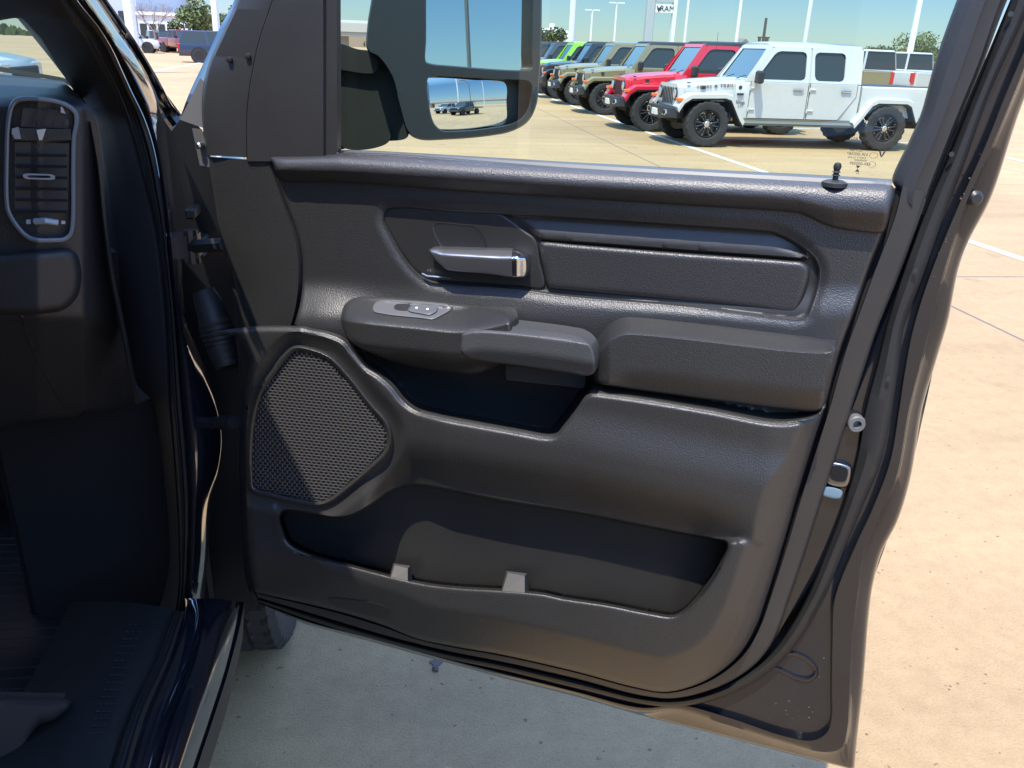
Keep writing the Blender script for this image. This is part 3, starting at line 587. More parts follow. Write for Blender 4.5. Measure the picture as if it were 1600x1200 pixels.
# pylon sign
pl = WY(1012, 60, 62); pr = WY(1052, 60, 62); e = empty('pylon_sign', (pl[0], 62, 0)); tag(e, 'tall grey and white pylon sign with a dealer panel reading RAM', 'sign')
W_ = pr[0]-pl[0]; M_sg = mat('sign_grey_panel', (.42, .46, .47), .4); M_sw = mat('sign_white_face', (.75, .78, .78), .4)
MB().box(-.28, .28, -.3, .3, 0, 14, .05).build('grey_column', M_sg, e); MB().box(W_-.26, W_+.02, -.3, .3, 0, 14, .05).build('white_column', M_sw, e)
ztop = float(WY(1030, 8, 62)[2]); zbt = float(WY(1030, 19, 62)[2])
pn = MB().box(.30, W_-.27, -.2, .2, zbt-.05, ztop+.05, .02).build('sign_panel', M_sw, e); MB().box(.30, W_-.27, -.2, .2, ztop+.2, 14).build('upper_panel', M_sg, e)
text_mesh('sign_lettering', 'RAM', .50, frame4((W_*.62, -.215, (ztop+zbt)/2), (1, 0, 0), (0, 0, 1)), mat('sign_dark_lettering', (.05, .05, .06), .5), pn, False, .01, 0, 1.05)
sx = W_*.30; zc = (ztop+zbt)/2
MB().add([(sx-.16, -.21, zc+.2), (sx+.16, -.21, zc+.2), (sx+.12, -.21, zc-.05), (sx, -.21, zc-.25), (sx-.12, -.21, zc-.05), (sx, -.21, zc+.02)], [(0, 5, 3, 4), (1, 2, 3, 5)]).build('sign_emblem', VM['text'], pn)
# round roofed house gable and peaked thing right of utility pole
b = WY(1217, 62, 100); e = empty('building', (b[0], 110, 0)); tag(e, 'small grey pointed gable showing over the white cab roof', 'building')
MB().prism([(-1.2, 0), (-1.2, 2.4), (0, 3.5), (1.2, 2.4), (1.2, 0)], 0, 3).build('wall', mat('gable_grey', (.22, .2, .19), .8), e)
b = WY(862, 60, 190); e = empty('water_tank', (b[0], 190, 0)); tag(e, 'distant white domed tank behind the green tree', 'tank')
MB().lathe([(5, 0), (5, 3.6), (4.6, 4.5), (3, 5.1), (.8, 5.4)], (0, 0, 0), (0, 0, 1), 28).build('shell', M_pole, e, True)
MB().lathe([(.6, 5.3), (.6, 6.2), (.4, 6.3)], (0, 0, 0), (0, 0, 1), 12).build('cap', M_pole, e, True)
# ---- buildings on the left
def building(px0, px1, pyt, Y, dep, label, wallm, bands=()):
    a = WY(px0, pyt, Y); b = WY(px1, pyt, Y); h = max(a[2], b[2]); e = empty('building', (a[0], Y, 0)); tag(e, label, 'building', 'low buildings behind the lot'); W = b[0]-a[0]
    MB().box(0, W, 0, dep, 0, h).build('wall', wallm, e); MB().box(-.2, W+.2, -.25, dep, h, h+.35).build('roof_edge', M_pole, e)
    for z0, z1, n, m in bands:
        for k in range(n): MB().box(W*(k+.12)/n, W*(k+.88)/n, -.06, .05, z0, z1).build('window', m, e)
    return e
M_bw = mat('white_stucco', (.66, .67, .68), .8, var=.06); M_bg = mat('pale_grey_panel', (.42, .46, .52), .5, var=.05); M_bb = mat('tan_brick', (.36, .27, .19), .85, var=.15)
building(215, 300, 26, 112, 30, 'white low showroom building behind the bare tree', M_bw, [(1.0, 2.6, 6, VM['glass'])])
building(228, 262, 2, 150, 20, 'grey upper block behind the white showroom', M_bg, [(5, 8, 3, VM['glass'])])
building(160, 208, -30, 118, 30, 'pale blue grey clad facade at the left of the white showroom', M_bg, [(1, 4, 3, VM['glass'])])
building(275, 300, 50, 104, 6, 'tan brick low block beside the white showroom', M_bb, [(.8, 2.0, 3, VM['glass'])])
# ---- overpass at left of the mirror and in the mirrors
def overpass(p0, p1, zd, label, h=1.1):
    p0 = np.array(p0, float); p1 = np.array(p1, float); L_ = np.linalg.norm(p1-p0); e = empty('overpass', (p0[0], p0[1], 0), math.atan2(p1[1]-p0[1], p1[0]-p0[0])); tag(e, label, 'overpass')
    MB().box(0, L_, -5, 5, zd, zd+h).build('deck', M_conc, e); MB().box(0, L_, -5.2, -5.0, zd+h*.6, zd+h+.9).build('parapet', mat('pale_parapet', (.55, .50, .44), .8, var=.08), e)
    m = MB()
    k = 8.
    while k < L_: MB().box(k-.8, k+.8, -3, 3, 0, zd).build('pier', M_conc, e); k += 28
overpass((-45, 150), (6, 157), 2.2, 'concrete highway overpass crossing behind the lot, left of the mirror')
overpass((110, 40), (90, -90), 3.4, 'long concrete overpass reflected in the door mirror')
b = WY(545, 40, 230); e = empty('building', (b[0]-14, 230, 0)); tag(e, 'white roofed tan warehouse beyond the overpass', 'building')
MB().box(0, 26, 0, 12, 0, 4.9).build('wall', M_bb, e); MB().box(-.2, 26.2, -.3, 12, 4.9, 6.2).build('roof', M_bw, e)
# ---- trees
M_leaf = mat('tree_leaves', (.075, .095, .03), .7, var=.35); M_leaf2 = mat('light_tree_leaves', (.12, .15, .05), .7, var=.35); M_bark = mat('bark', (.12, .09, .07), .9, var=.2); M_twig = mat('pale_bare_twigs', (.30, .22, .18), .9, var=.15)
def tree(px, py, Y, h, wd, label, leaf, n=2600, trunkh=.3):
    b = WY(px, py, Y); e = empty('tree', (b[0], Y, 0)); tag(e, label, 'tree', 'trees around the lot')
    t = MB().tube([(0, 0, 0), (0, 0, h*trunkh), (.1*wd, 0, h*.6)], [.045*h, .035*h, .015*h], 8)
    for k in range(6): a = k*1.1; t.tube([(0, 0, h*trunkh*.9), (math.cos(a)*wd*.25, math.sin(a)*wd*.25, h*.65)], [.02*h, .008*h], 5)
    t.build('trunk', M_bark, e, True)
    cl = [(rng.normal(0, wd*.22), rng.normal(0, wd*.22), h*(.60+.15*rng.normal()*.8), wd*(.12+.1*rng.random())) for _ in range(16)]
    V = []; Fc = []
    for i in range(n):
        c = cl[rng.integers(len(cl))]; d = rng.normal(size=3); d /= np.linalg.norm(d); rr = c[3]*rng.random()**.35; q = np.array(c[:3])+d*rr*np.array([1, 1, .8])
        s = h*.028*(.6+rng.random()); a = rng.normal(size=3); a /= np.linalg.norm(a); b_ = np.cross(a, rng.normal(size=3)); b_ /= np.linalg.norm(b_); k = len(V); V += [tuple(q-a*s), tuple(q+b_*s*.6), tuple(q+a*s), tuple(q-b_*s*.6)]; Fc.append((k, k+1, k+2, k+3))
    mk('crown', V, Fc, leaf, e, False, False)
tree(312, 40, 92, 5.2, 5.6, 'round olive green tree behind the navy vehicle', M_leaf2)
tree(345, 45, 100, 4.6, 5, 'lower green tree right of the round olive one', M_leaf)
tree(856, 60, 85, 3.9, 4.2, 'dark green tree in front of the white tank', M_leaf)
tree(1445, 90, 62, 3.5, 5.0, 'green tree at the right above the white pickups', M_leaf2)
tree(1374, 90, 75, 3.2, 3.0, 'small green tree behind the black vehicle', M_leaf)
b = WY(242, 60, 84); e = empty('bare_tree', (b[0], 84, 0)); tag(e, 'leafless pale tree in front of the white showroom', 'tree'); br = MB(); tr = MB()
tr.tube([(0, 0, 0), (.05, 0, 1.1), (0, 0, 1.8)], [.13, .1, .08], 6)
def grow(p, d, L_, r_, k):
    q = p+d*L_; br.tube([p, (p+q)/2+rng.normal(0, .04, 3), q], [r_, r_*.8, r_*.6], 4, False)
    if k == 0: return
    for _ in range(3 if k > 2 else 2+int(rng.random() < .5)):
        d2 = d+rng.normal(0, .42, 3); d2[2] += .06; d2 /= np.linalg.norm(d2); grow(q, d2, L_*.78, r_*.62, k-1)
for k in range(5):
    a = k*1.256; d = np.array([math.cos(a)*.55, math.sin(a)*.55, .8]); grow(np.array([0, 0, 1.5]), d/np.linalg.norm(d), .95, .05, 4)
tr.build('trunk', M_twig, e, True); br.build('crown', M_twig, e, True)
# far scrub line
V = []; Fc = []
for i in range(9000):
    a = rng.uniform(-60, 75); Rr = rng.uniform(230, 300); x = math.sin(rad(a))*Rr; y = math.cos(rad(a))*Rr; z = rng.random()**2*(1.2+.7*math.sin(a*1.3)+.5*math.sin(a*3.1)); s = .8; t = rng.uniform(0, 3.1); k = len(V); V += [(x-s*math.cos(t), y-s*math.sin(t), z), (x, y, z-.7), (x+s*math.cos(t), y+s*math.sin(t), z), (x, y, z+.9)]; Fc.append((k, k+1, k+2, k+3))
o = mk('distant_trees', V, Fc, M_leaf, None, False); tag(o, 'low line of distant trees and scrub along the horizon', 'trees', None, 'stuff')
# ================================================================== the pickup whose door stands open
truck = empty('pickup_truck', (-1.3, 0, 0)); tag(truck, 'dark pickup seen from its open front passenger door, black interior, tow mirror', 'pickup')
door = None
def sc_(*a, **k): return smooth_curve(*a, **k)
# traced outlines of the door (photo survey), all later laid out on the door's own plane in metres
top_edge = sc_([(470, 512), (480, 515), (513, 522), (537, 533), (553, 553), (570, 573), (593, 588), (612, 605), (628, 625), (647, 640), (680, 650), (747, 663), (813, 675), (853, 682), (867, 680), (878, 668), (900, 640), (915, 619), (924, 614), (950, 616), (1013, 625), (1113, 642), (1207, 660), (1243, 659), (1277, 650), (1290, 636)], 2)
top_edge = np.concatenate([sc_([(330, 520), (400, 512), (470, 512)], 2)[:-1], top_edge])
C0 = sc_([(1400, 288), (1391, 330), (1380, 363), (1357, 422), (1338, 477), (1313, 545), (1288, 637), (1273, 683), (1247, 767), (1223, 850), (1197, 933), (1180, 980), (1155, 1022), (1115, 1056), (1075, 1074), (1037, 1081), (990, 1073), (900, 1049), (786, 1023), (705, 1009), (650, 997), (600, 977), (540, 958), (480, 943), (430, 932), (400, 925)], 3)
LEFT = [(400, 925), (393, 900), (386, 800), (384, 700), (388, 620), (390, 560)]
lowerP = np.concatenate([top_edge, C0[np.argmin(np.abs(C0[:, 1]-637)+(C0[:, 0] < 1200)*999)+1:], sc_(LEFT, 3)[1:], sc_([(390, 560), (380, 540), (368, 524)], 3)[1:]])
pocket = sc_([(440, 826), (436, 808), (443, 797), (480, 800), (520, 807), (547, 804), (580, 787), (612, 765), (640, 756), (680, 760), (780, 780), (900, 799), (947, 808), (1047, 828), (1120, 842), (1136, 847), (1137, 858), (1128, 876), (1113, 903), (1087, 937), (1066, 957), (1050, 963), (1013, 958), (947, 945), (880, 935), (847, 928), (780, 922), (713, 918), (663, 912), (613, 901), (547, 884), (500, 872), (470, 861), (450, 848)], 2, True)
lip = sc_([(423, 795), (425, 820), (434, 842), (452, 859), (480, 869), (547, 885), (613, 902), (663, 913), (713, 919), (780, 923), (847, 929), (880, 936), (947, 946), (1013, 959), (1047, 964), (1068, 958), (1090, 938), (1116, 904), (1132, 874), (1142, 850)], 2)
grille_o = sc_([(457, 543), (466, 541), (480, 543), (505, 551), (520, 560), (545, 586), (580, 630), (604, 658), (611, 676), (611, 694), (604, 710), (580, 734), (540, 768), (515, 786), (497, 791), (463, 786), (420, 776), (392, 766), (388, 740), (389, 680), (394, 645), (404, 612), (425, 580), (442, 556)], 2, True)
bezel = sc_([(600, 331), (604, 326), (620, 323), (700, 328), (780, 332), (880, 338), (1063, 350), (1180, 358), (1207, 361), (1230, 370), (1258, 388), (1275, 405), (1281, 422), (1279, 446), (1268, 482), (1262, 494), (1250, 499), (1210, 496), (1063, 479), (880, 463), (803, 452), (700, 445), (675, 441), (655, 431), (633, 407), (612, 372), (599, 345)], 2, True)
insert = sc_([(843, 379), (848, 377), (900, 381), (1063, 394), (1230, 406), (1254, 409), (1264, 417), (1265, 432), (1250, 480), (1243, 489), (1232, 491), (1180, 484), (1063, 471), (880, 453), (862, 451), (855, 447), (850, 430)], 2, True)
hand_sh = sc_([(600, 331), (604, 326), (620, 323), (700, 328), (780, 333), (795, 341), (820, 360), (837, 374), (845, 410), (850, 449), (803, 447), (700, 440), (675, 438), (655, 428), (633, 404), (612, 370), (599, 345)], 2, True)
_te = top_edge[(top_edge[:, 0] > 556) & (top_edge[:, 0] < 922)]; cup = np.concatenate([_te, np.array([(930, 600), (930, 560), (760, 540), (620, 525), (552, 530)])])
pad = sc_([(420, 245), (425, 243), (447, 243), (500, 242), (515, 241), (530, 239), (560, 239), (640, 243), (880, 262), (1100, 275), (1300, 286), (1388, 290), (1397, 294), (1398, 302), (1391, 330), (1384, 356), (1378, 364), (1345, 363), (1302, 356), (1285, 350), (1268, 342), (1247, 334), (1210, 330), (1063, 321), (880, 309), (713, 298), (547, 286), (440, 282), (434, 277), (426, 258)], 2, True)
leftseam = sc_([(433, 279), (450, 327), (465, 367), (471, 395), (473, 420), (470, 467), (460, 508)], 2)
upperP = np.concatenate([leftseam, top_edge[np.argmin(np.linalg.norm(top_edge-np.array([470, 512]), axis=1)):], C0[:np.argmin(np.abs(C0[:, 1]-637)+(C0[:, 0] < 1200)*999)][::-1][:-2], np.array([(1398, 300), (900, 290), (600, 270), (436, 262)])])
podarm = sc_([(533, 503), (534, 488), (540, 474), (552, 465), (600, 464), (700, 473), (775, 482), (792, 488), (799, 502), (800, 530), (790, 560), (760, 580), (735, 586), (700, 582), (640, 572), (600, 560), (560, 542), (543, 527)], 2, True)
bigarm = sc_([(913, 512), (916, 503), (935, 495), (960, 491), (990, 492), (1063, 499), (1160, 510), (1247, 522), (1285, 530), (1303, 538), (1308, 548), (1300, 590), (1286, 634), (1280, 643), (1268, 644), (1210, 638), (1063, 619), (960, 604), (933, 598), (926, 590), (925, 560), (920, 540)], 2, True)
pull = sc_([(720, 532), (722, 520), (733, 510), (757, 505), (820, 511), (880, 519), (907, 525), (922, 537), (929, 552), (930, 580), (920, 587), (880, 581), (815, 572), (747, 563), (728, 558), (720, 550)], 2, True)
def h_trim(X, Y, side='low'):
    """height of the trim skin above the door's reference plane, metres"""
    k = .00095
    h = np.zeros(X.shape)
    # upper panel swells toward the pull cup and the speaker
    h += .030*st((Y-430)/85)*st((620-X)/130)+.012*st((Y-440)/60)
    # sunken spear around the inside handle and insert
    sb = sdf(X, Y, bezel); h = h-.004*st(1+np.minimum(sb, 0)/14)-.009*st(np.maximum(sb, 0)/4.5)
    h += .006*st(1-np.abs(sb+7)/7)*0
    yi = np.interp(X, [843, 1254], [378, 408]); yt = np.interp(X, [780, 1207, 1275], [334, 361, 405]); tt = np.clip((Y-yt)/np.maximum(yi-6-yt, 4), 0, 1)
    h = h+.009*st(tt)*st((yi-1-Y)/5)*st((X-795-(Y-335)*1.2)/10)*st((1272-X)/14)*(sb > 0)
    # pull cup
    sc = sdf(X, Y, cup)
    # lower panel
    sl = sdf(X, Y, lowerP)
    low = .061-.010*st((X-1190)/120)
    # bulge rolls under towards the pocket
    sp = sdf(X, Y, pocket)
    above = (Y < 700+.16*(X-450)+90)
    cen = np.interp(X, [380, 560, 640, 900, 1140, 1300], [800, 800, 757, 799, 850, 880])
    roll = st((Y-(cen-85))/85); low = low+.012*st((Y-(cen-170))/80)*st((X-620)/80)-.040*roll**1.6*st((1195-X)/120)*st((X-560)/60)
    # speaker pad is flatter
    sg = sdf(X, Y, grille_o); low = low-.014*st((sg+26)/22)
    # lower bin: lip stands out and falls back to the edge
    sL = dist_line(X, Y, lip); edge = dist_line(X, Y, C0)
    bel = (Y > np.interp(X, lip[:, 0], lip[:, 1], left=830, right=850))
    right = X > 1137
    binh = .018+.074*np.sin(np.clip(edge/100, 0, 1)*math.pi/2)*(.55+.45*st((X-420)/120)); 
    tX = st((X-1085)/95); binm = bel*(1-tX)+tX*st(1-(sL-22)/95)*st((Y-838)/16)
    binm = np.where(X < 430, st((Y-770)/70), binm)
    low2 = low*(1-binm)+np.maximum(binh, .0)*binm
    # right flank curves back to the edge
    low2 = np.minimum(low2, .018+.056*np.sin(np.clip(edge/60, 0, 1)*math.pi/2))
    low2 = low2-.006*(1-quarter(np.clip(-sp/7, 0, 1)))*(sp < 0)*(Y > 842)
    h = low2 if side == 'low' else h
    # ledge over the top edge of the lower panel
    led = st(1-np.abs(sl)/16)*st((X-905)/20)*st((1300-X)/12); h = h if side == 'low' else h*(1-led)+.052*led
    ledc = st(1-np.abs(sl)/9); h = h-.006*ledc*ledc if side == 'low' else h
    # cup recess
    sc = np.maximum(sc, 0); h = h if side == 'low' else h*(1-st(sc/14))-.042*st(sc/14)
    # pocket
    h = np.where(sp > 0, h*(1-st(sp/3))-.018*st(sp/3), h)
    # outer edge rounds off
    h -= .008*(1-np.sin(np.clip(edge/5, 0, 1)*math.pi/2))
    ls = dist_line(X, Y, leftseam); h -= .006*(1-quarter(ls/4.))
    return h
def to_mesh(name, P2, Fc, hf, m, parent, t=.012, uv=False, smooth_h=None):
    h = hf(P2[:, 0], P2[:, 1]); V3 = DP(P2[:, 0], P2[:, 1], h); F2 = face_dir(V3, Fc); 
    V3, F2 = thick(V3, F2, t); return mk(name, V3, F2, m, parent, True, True, 48)
# ---- root part
door = mk('door', *[[] for _ in range(2)], None, truck) if False else None
def strip_field(curves, hs, n, name, m, parent, t=0., ang=40, smooth=True):
    """loft between resampled curves, each at its own height (float or (top,bottom))"""
    V = []; 
    for c, h in zip(curves, hs):
        c = resample(c, n); hh = np.linspace(h[0], h[1], n) if isinstance(h, tuple) else (h if hasattr(h, '__len__') else np.full(n, h)); V.append(DP(c[:, 0], c[:, 1], hh))
    V = np.concatenate(V); Fc = []
    for k in range(len(curves)-1):
        for i in range(n-1): a = k*n+i; Fc.append((a, a+1, a+n+1, a+n))
    Fq = np.array(Fc); a = V[Fq[:, 1]]-V[Fq[:, 0]]; b = V[Fq[:, 3]]-V[Fq[:, 0]]; cr = np.cross(a, b); c = V[Fq].mean(1)
    for i in np.where((cr*(CAM-c)).sum(1) < 0)[0]: Fc[i] = Fc[i][::-1]
    if t: V, Fc = thick(V, Fc, t)
    return mk(name, V, Fc, m, parent, smooth, True, ang)
# outer lines of the door, top to bottom right, then to the hinge side along the hem
OUT = sc_([(1700, -60), (1600, 152), (1547, 308), (1513, 375), (1497, 417), (1480, 500), (1462, 560), (1440, 635), (1421, 747), (1401, 813), (1376, 862), (1363, 910), (1357, 950), (1347, 1070), (1337, 1162), (1334, 1199), (1334, 1203)], 3)
OUTB = np.array([(1334, 1203), (1297, 1193), (1225, 1175), (1112, 1145), (1000, 1117), (900, 1088), (786, 1059), (672, 1028), (575, 1001), (477, 975), (403, 941), (398, 920)], float)
S0 = sc_([(1600, -60), (1580, 0), (1488, 233), (1455, 308), (1420, 400), (1388, 500), (1368, 580), (1352, 640), (1338, 720), (1318, 790), (1292, 860), (1262, 933), (1222, 1000), (1193, 1032), (1150, 1062), (1100, 1084), (1050, 1093), (1000, 1089), (900, 1064), (786, 1037), (700, 1020), (600, 995), (500, 965), (403, 935)], 3)
S1 = sc_([(1630, -60), (1600, 25), (1547, 142), (1505, 258), (1476, 333), (1438, 440), (1412, 510), (1402, 580), (1393, 640), (1376, 720), (1347, 790), (1318, 860), (1287, 933), (1248, 1000), (1217, 1036), (1162, 1075), (1100, 1097), (1050, 1104), (1000, 1099), (900, 1075), (786, 1047), (700, 1029), (600, 1003), (500, 974), (403, 940)], 3)
F0 = sc_([(1650, -60), (1605, 60), (1572, 138), (1534, 233), (1497, 315), (1450, 430), (1425, 510), (1411, 580), (1402, 640), (1388, 720), (1362, 790), (1330, 860), (1302, 933), (1298, 1000), (1297, 1080), (1297, 1118), (1290, 1142), (1268, 1155), (1225, 1149), (1137, 1120), (1060, 1100), (1000, 1104), (900, 1080), (786, 1051), (672, 1022), (575, 995), (477, 969), (403, 941)], 3)
F1 = sc_([(1672, -60), (1620, 60), (1590, 138), (1550, 233), (1513, 315), (1478, 420), (1455, 510), (1437, 580), (1422, 640), (1402, 747), (1378, 800), (1352, 860), (1341, 933), (1333, 1000), (1329, 1080), (1325, 1145), (1316, 1170), (1290, 1176), (1225, 1160), (1137, 1133), (1060, 1110), (1000, 1112), (900, 1085), (786, 1056), (672, 1025), (575, 998), (477, 972), (403, 941)], 3)
C1 = sc_([(1450, 300), (1430, 360), (1400, 440), (1370, 515), (1350, 575), (1330, 637), (1308, 705), (1285, 775), (1258, 860), (1233, 933), (1208, 1000), (1183, 1034), (1145, 1062), (1100, 1081), (1050, 1091), (1000, 1086), (900, 1060), (786, 1034), (700, 1017), (600, 992), (500, 962), (403, 933)], 3)
C0x = np.concatenate([np.array([(1404, 275)]), C0])
FULLO = np.concatenate([OUT, OUTB[1:]])
# door shell, the painted pressing : metal from the seal to the outer skin
shellA = strip_field([S1, F0], [-.040, -.044], 300, 'door', BK['paint_dusty'], truck)
door = shellA; door['label'] = 'open front passenger door'
strip_field([F0, F0+np.array([3, 2]), F1-np.array([2, 1]), F1], [-.044, -.034, -.036, -.050], 300, 'flange', BK['door_paint'], door)
strip_field([F1, F1+np.array([2, 1.5]), FULLO-np.array([5, 4]), FULLO, FULLO+np.array([1.5, 1])], [-.050, -.062, -.068, -.075, -.11], 320, 'outer_hem', BK['door_paint'], door)
strip_field([C1, C1+np.array([1.5, 1.]), S0[20:]-np.array([1, 1]), S0[20:]], [-.018, -.028, -.032, -.036], 260, 'latch_face', BK['door_paint'], door)
seal = strip_field([S0, S0+np.array([2, 1]), (S0*.6+S1*.4 if len(S0) == len(S1) else resample(S0, 300)*.6+resample(S1, 300)*.4), resample(S0, 300)*.25+resample(S1, 300)*.75, S1, S1+np.array([1, 1])], [-.036, -.022, -.016, -.018, -.030, -.042], 300, 'weather_seal', BK['rubber'], door)
# edge strip of the trim
strip_field([C0, C0+np.array([2.5, 1.5]), resample(C0, 300)*.82+resample(C1, 300)*.18, resample(C0, 300)*.78+resample(C1, 300)*.22, resample(C0, 300)*.15+resample(C1, 300)*.85, C1, C1+np.array([1, 1])], [-.012, -.020, -.016, -.006, -.010, -.015, -.03], 300, 'trim_edge_strip', BK['cover'], door)
# window frame cover on the latch side
L0 = sc_([(1521, -60), (1497, 0), (1463, 96), (1440, 179), (1422, 221), (1395, 283), (1399, 292), (1404, 300)], 3); L1 = sc_([(1597, -60), (1567, 0), (1530, 104), (1497, 183), (1447, 312), (1438, 335)], 3)
L2 = sc_([(1602, -60), (1574, 0), (1540, 90), (1480, 240), (1452, 312), (1446, 335)], 3)
m_ = lambda a: resample(L0, 120)*(1-a)+resample(L1, 120)*a
strip_field([m_(-.02), m_(0), m_(.05), m_(.3), m_(.62), m_(.68), m_(.95), m_(1.), L2], [-.045, -.026, -.020, -.008, -.006, -.010, -.014, -.020, -.034], 120, 'window_frame_cover', BK['cover'], door, .004)
wed = sc_([(1404, 292), (1391, 335), (1382, 363), (1357, 425), (1344, 462)], 3); wed2 = sc_([(1447, 312), (1437, 340), (1405, 420), (1375, 500)], 3)
strip_field([wed, wed2], [-.022, -.012], 60, 'pillar_foot', BK['cover'], door, .006)
dl = MB()
# ---- the trim skin in one survey, cut into its real panels
A_ = (-13, -9, -6, -3.6, -1.8, 0, 1.8, 3.6, 6, 9, 13); c0l = (C0, (-1.2, -2.6, -4.5, -7, -10, -14), False)
loops = [(pocket, (-9, -6, -3.8, -2, -.7, .6, 1.6, 3, 4.5, 7), True), (top_edge, (-13, -9, -6, -3.5, -1.7, 1.7, 3.5, 6, 9, 13), False), c0l]
loops_u = [(top_edge, (-13, -9, -6, -3.5, -1.7, 1.7, 3.5, 6, 9, 13), False), c0l, (bezel, (-10, -6, -3, -1, 0, 1, 2.5, 4, 7), True), (insert, (-7, -5, -3.2, -1.6, 0, 1.6, 3.2, 5), True)]
V2, F2 = tri_field(lowerP, 4.2, loops)
spd = sdf(V2[F2].mean(1)[:, 0], V2[F2].mean(1)[:, 1], pocket); h_all = h_trim(V2[:, 0], V2[:, 1]); V3 = DP(V2[:, 0], V2[:, 1], h_all); F3 = face_dir(V3, F2)
def sub(name, V3, F3, mask, m, parent, t=.01, ang=50):
    f = F3[mask]; u_, inv = np.unique(f, return_inverse=True); f = inv.reshape(f.shape); V, Fq = thick(V3[u_], f, t); return mk(name, V, Fq, m, parent, True, True, ang)
sgf = sdf(V2[F2].mean(1)[:, 0], V2[F2].mean(1)[:, 1], offs(grille_o, 5))
sub('lower_trim_panel', V3, F3, (spd < 3) , BK['grain'], door)
sub('map_pocket', V3, F3, (spd >= 3), BK['fine'], door)
V2, F2 = tri_field(upperP, 4.2, loops_u+[(leftseam, (1, 2.5, 4.5, -1, -2.5, -4.5), False)])
cc = V2[F2].mean(1); sb = sdf(cc[:, 0], cc[:, 1], bezel); scu = sdf(cc[:, 0], cc[:, 1], cup); h_all = h_trim(V2[:, 0], V2[:, 1], 'up'); V3 = DP(V2[:, 0], V2[:, 1], h_all); F3 = face_dir(V3, F2)
sub('upper_trim_panel', V3, F3, (sb < 4) & (scu < 0), BK['grain'], door); sub('handle_bezel', V3, F3, sb >= 4, BK['fine'], door); sub('pull_cup', V3, F3, (sb < 4) & (scu >= 0), BK['smooth'], door)
def pillow(name, P, hbase, H, r, m, parent, extra=None, step=4., t=.02, ofs=(0.7, 1.6, 3, 5, 8, 12, 17), more=()):
    V2, F2 = tri_field(P, step, [(P, [-o for o in ofs]+[o for o in ofs], True)]+list(more)); s = sdf(V2[:, 0], V2[:, 1], P); s = np.maximum(s, 0)
    h = hbase+H*quarter(s/r)
    if extra is not None: h = extra(V2[:, 0], V2[:, 1], s, h)
    V3 = DP(V2[:, 0], V2[:, 1], h); F3 = face_dir(V3, F2); V, Fq = thick(V3, F3, t); return mk(name, V, Fq, m, parent, True, True, 60)
# soft insert and belt pad
pillow('insert_pad', insert, -.012, .010, 9, BK['grain_soft'], door)
def pad_h(X, Y, s, h):
    tl = np.interp(X, [420, 530, 880, 1390], [243, 240, 262, 290]); bl = np.interp(X, [420, 547, 880, 1210, 1247, 1302, 1380], [280, 286, 310, 331, 336, 357, 364]); t = (Y-tl)/np.maximum(bl-tl, 1)
    t = np.clip(t, 0, 1); h = -.002+.026*np.sqrt(np.clip(1-(1-np.clip(t/.62, 0, 1))**2.2, 0, 1))-.016*st((t-.55)/.45); h = h*quarter(s/6)*(.35+.65*quarter((X-418)/26))*(.35+.65*quarter((1399-X)/18)); return h-.006*(1-quarter(s/3))
pillow('belt_line_pad', pad, 0, 0, 6, BK['grain_soft'], door, pad_h, 4)
# arm rest (big one): flat top seen from above, rounded brow, tall face
brow = sc_([(900, 575), (925, 565), (940, 548), (955, 533), (975, 524), (1000, 524), (1063, 530), (1150, 540), (1247, 551), (1290, 552), (1315, 545)], 2)
def arm_h(X, Y, s, h):
    by = np.interp(X, brow[:, 0], brow[:, 1]); d = by-Y   # + above the brow
    top = .008+(.068-.008)*np.clip(1-d/30., 0, 1); face = .068+.002*np.clip(-d/60, 0, 1)-.022*st((-d-50)/48)
    k = 7.; h = -k*np.log(np.exp(-top*1000/k)+np.exp(-face*1000/k))/1000
    h = np.where(X < 950, h*(.45+.55*st((X-905)/50)), h)
    h = np.minimum(h, .020+.060*quarter((1312-(X+.27*(Y-545)))/26)); return h-.012*(1-quarter(s/5))
pillow('armrest', bigarm, 0, 0, 5, BK['grain'], door, arm_h, 4, .03, more=[(brow, (-14, -9, -5, -2, 0, 2, 5, 9, 14), False)])
pbrow = sc_([(525, 498), (545, 503), (580, 507), (650, 514), (720, 520), (760, 514), (800, 505)], 2)
def pod_h(X, Y, s, h):
    by = np.interp(X, pbrow[:, 0], pbrow[:, 1]); d = by-Y; top = .018+(.080-.018)*np.clip(1-d/38., 0, 1); face = .080-.045*st((-d-30)/32)
    k = 6.; h = -k*np.log(np.exp(-top*1000/k)+np.exp(-face*1000/k))/1000; h = np.where(X < 600, h*(.62+.38*quarter((X-532)/50)), h); return h-.014*(1-quarter(s/7))
pod = pillow('switch_armrest', podarm, 0, 0, 5, BK['grain'], door, pod_h, 4, .03, more=[(pbrow, (-14, -9, -5, -2, 0, 2, 5, 9, 14), False)])
qbrow = sc_([(715, 526), (740, 520), (780, 521), (880, 532), (925, 540)], 2)
def pull_h(X, Y, s, h):
    by = np.interp(X, qbrow[:, 0], qbrow[:, 1]); d = by-Y; top = .050+.034*np.clip(1-d/18., 0, 1); face = .084-.012*st((-d-22)/25)
    k = 4.; h = -k*np.log(np.exp(-top*1000/k)+np.exp(-face*1000/k))/1000; return h-.010*(1-quarter(s/4))
M_pull = mat('grab_handle_grey', (.056, .058, .058), .48, bump=('leather', 620, .0003), var=.05)
pillow('grab_handle', pull, 0, 0, 5, M_pull, door, pull_h, 4, .03, more=[(qbrow, (-8, -4, -1, 1, 4, 8), False)])
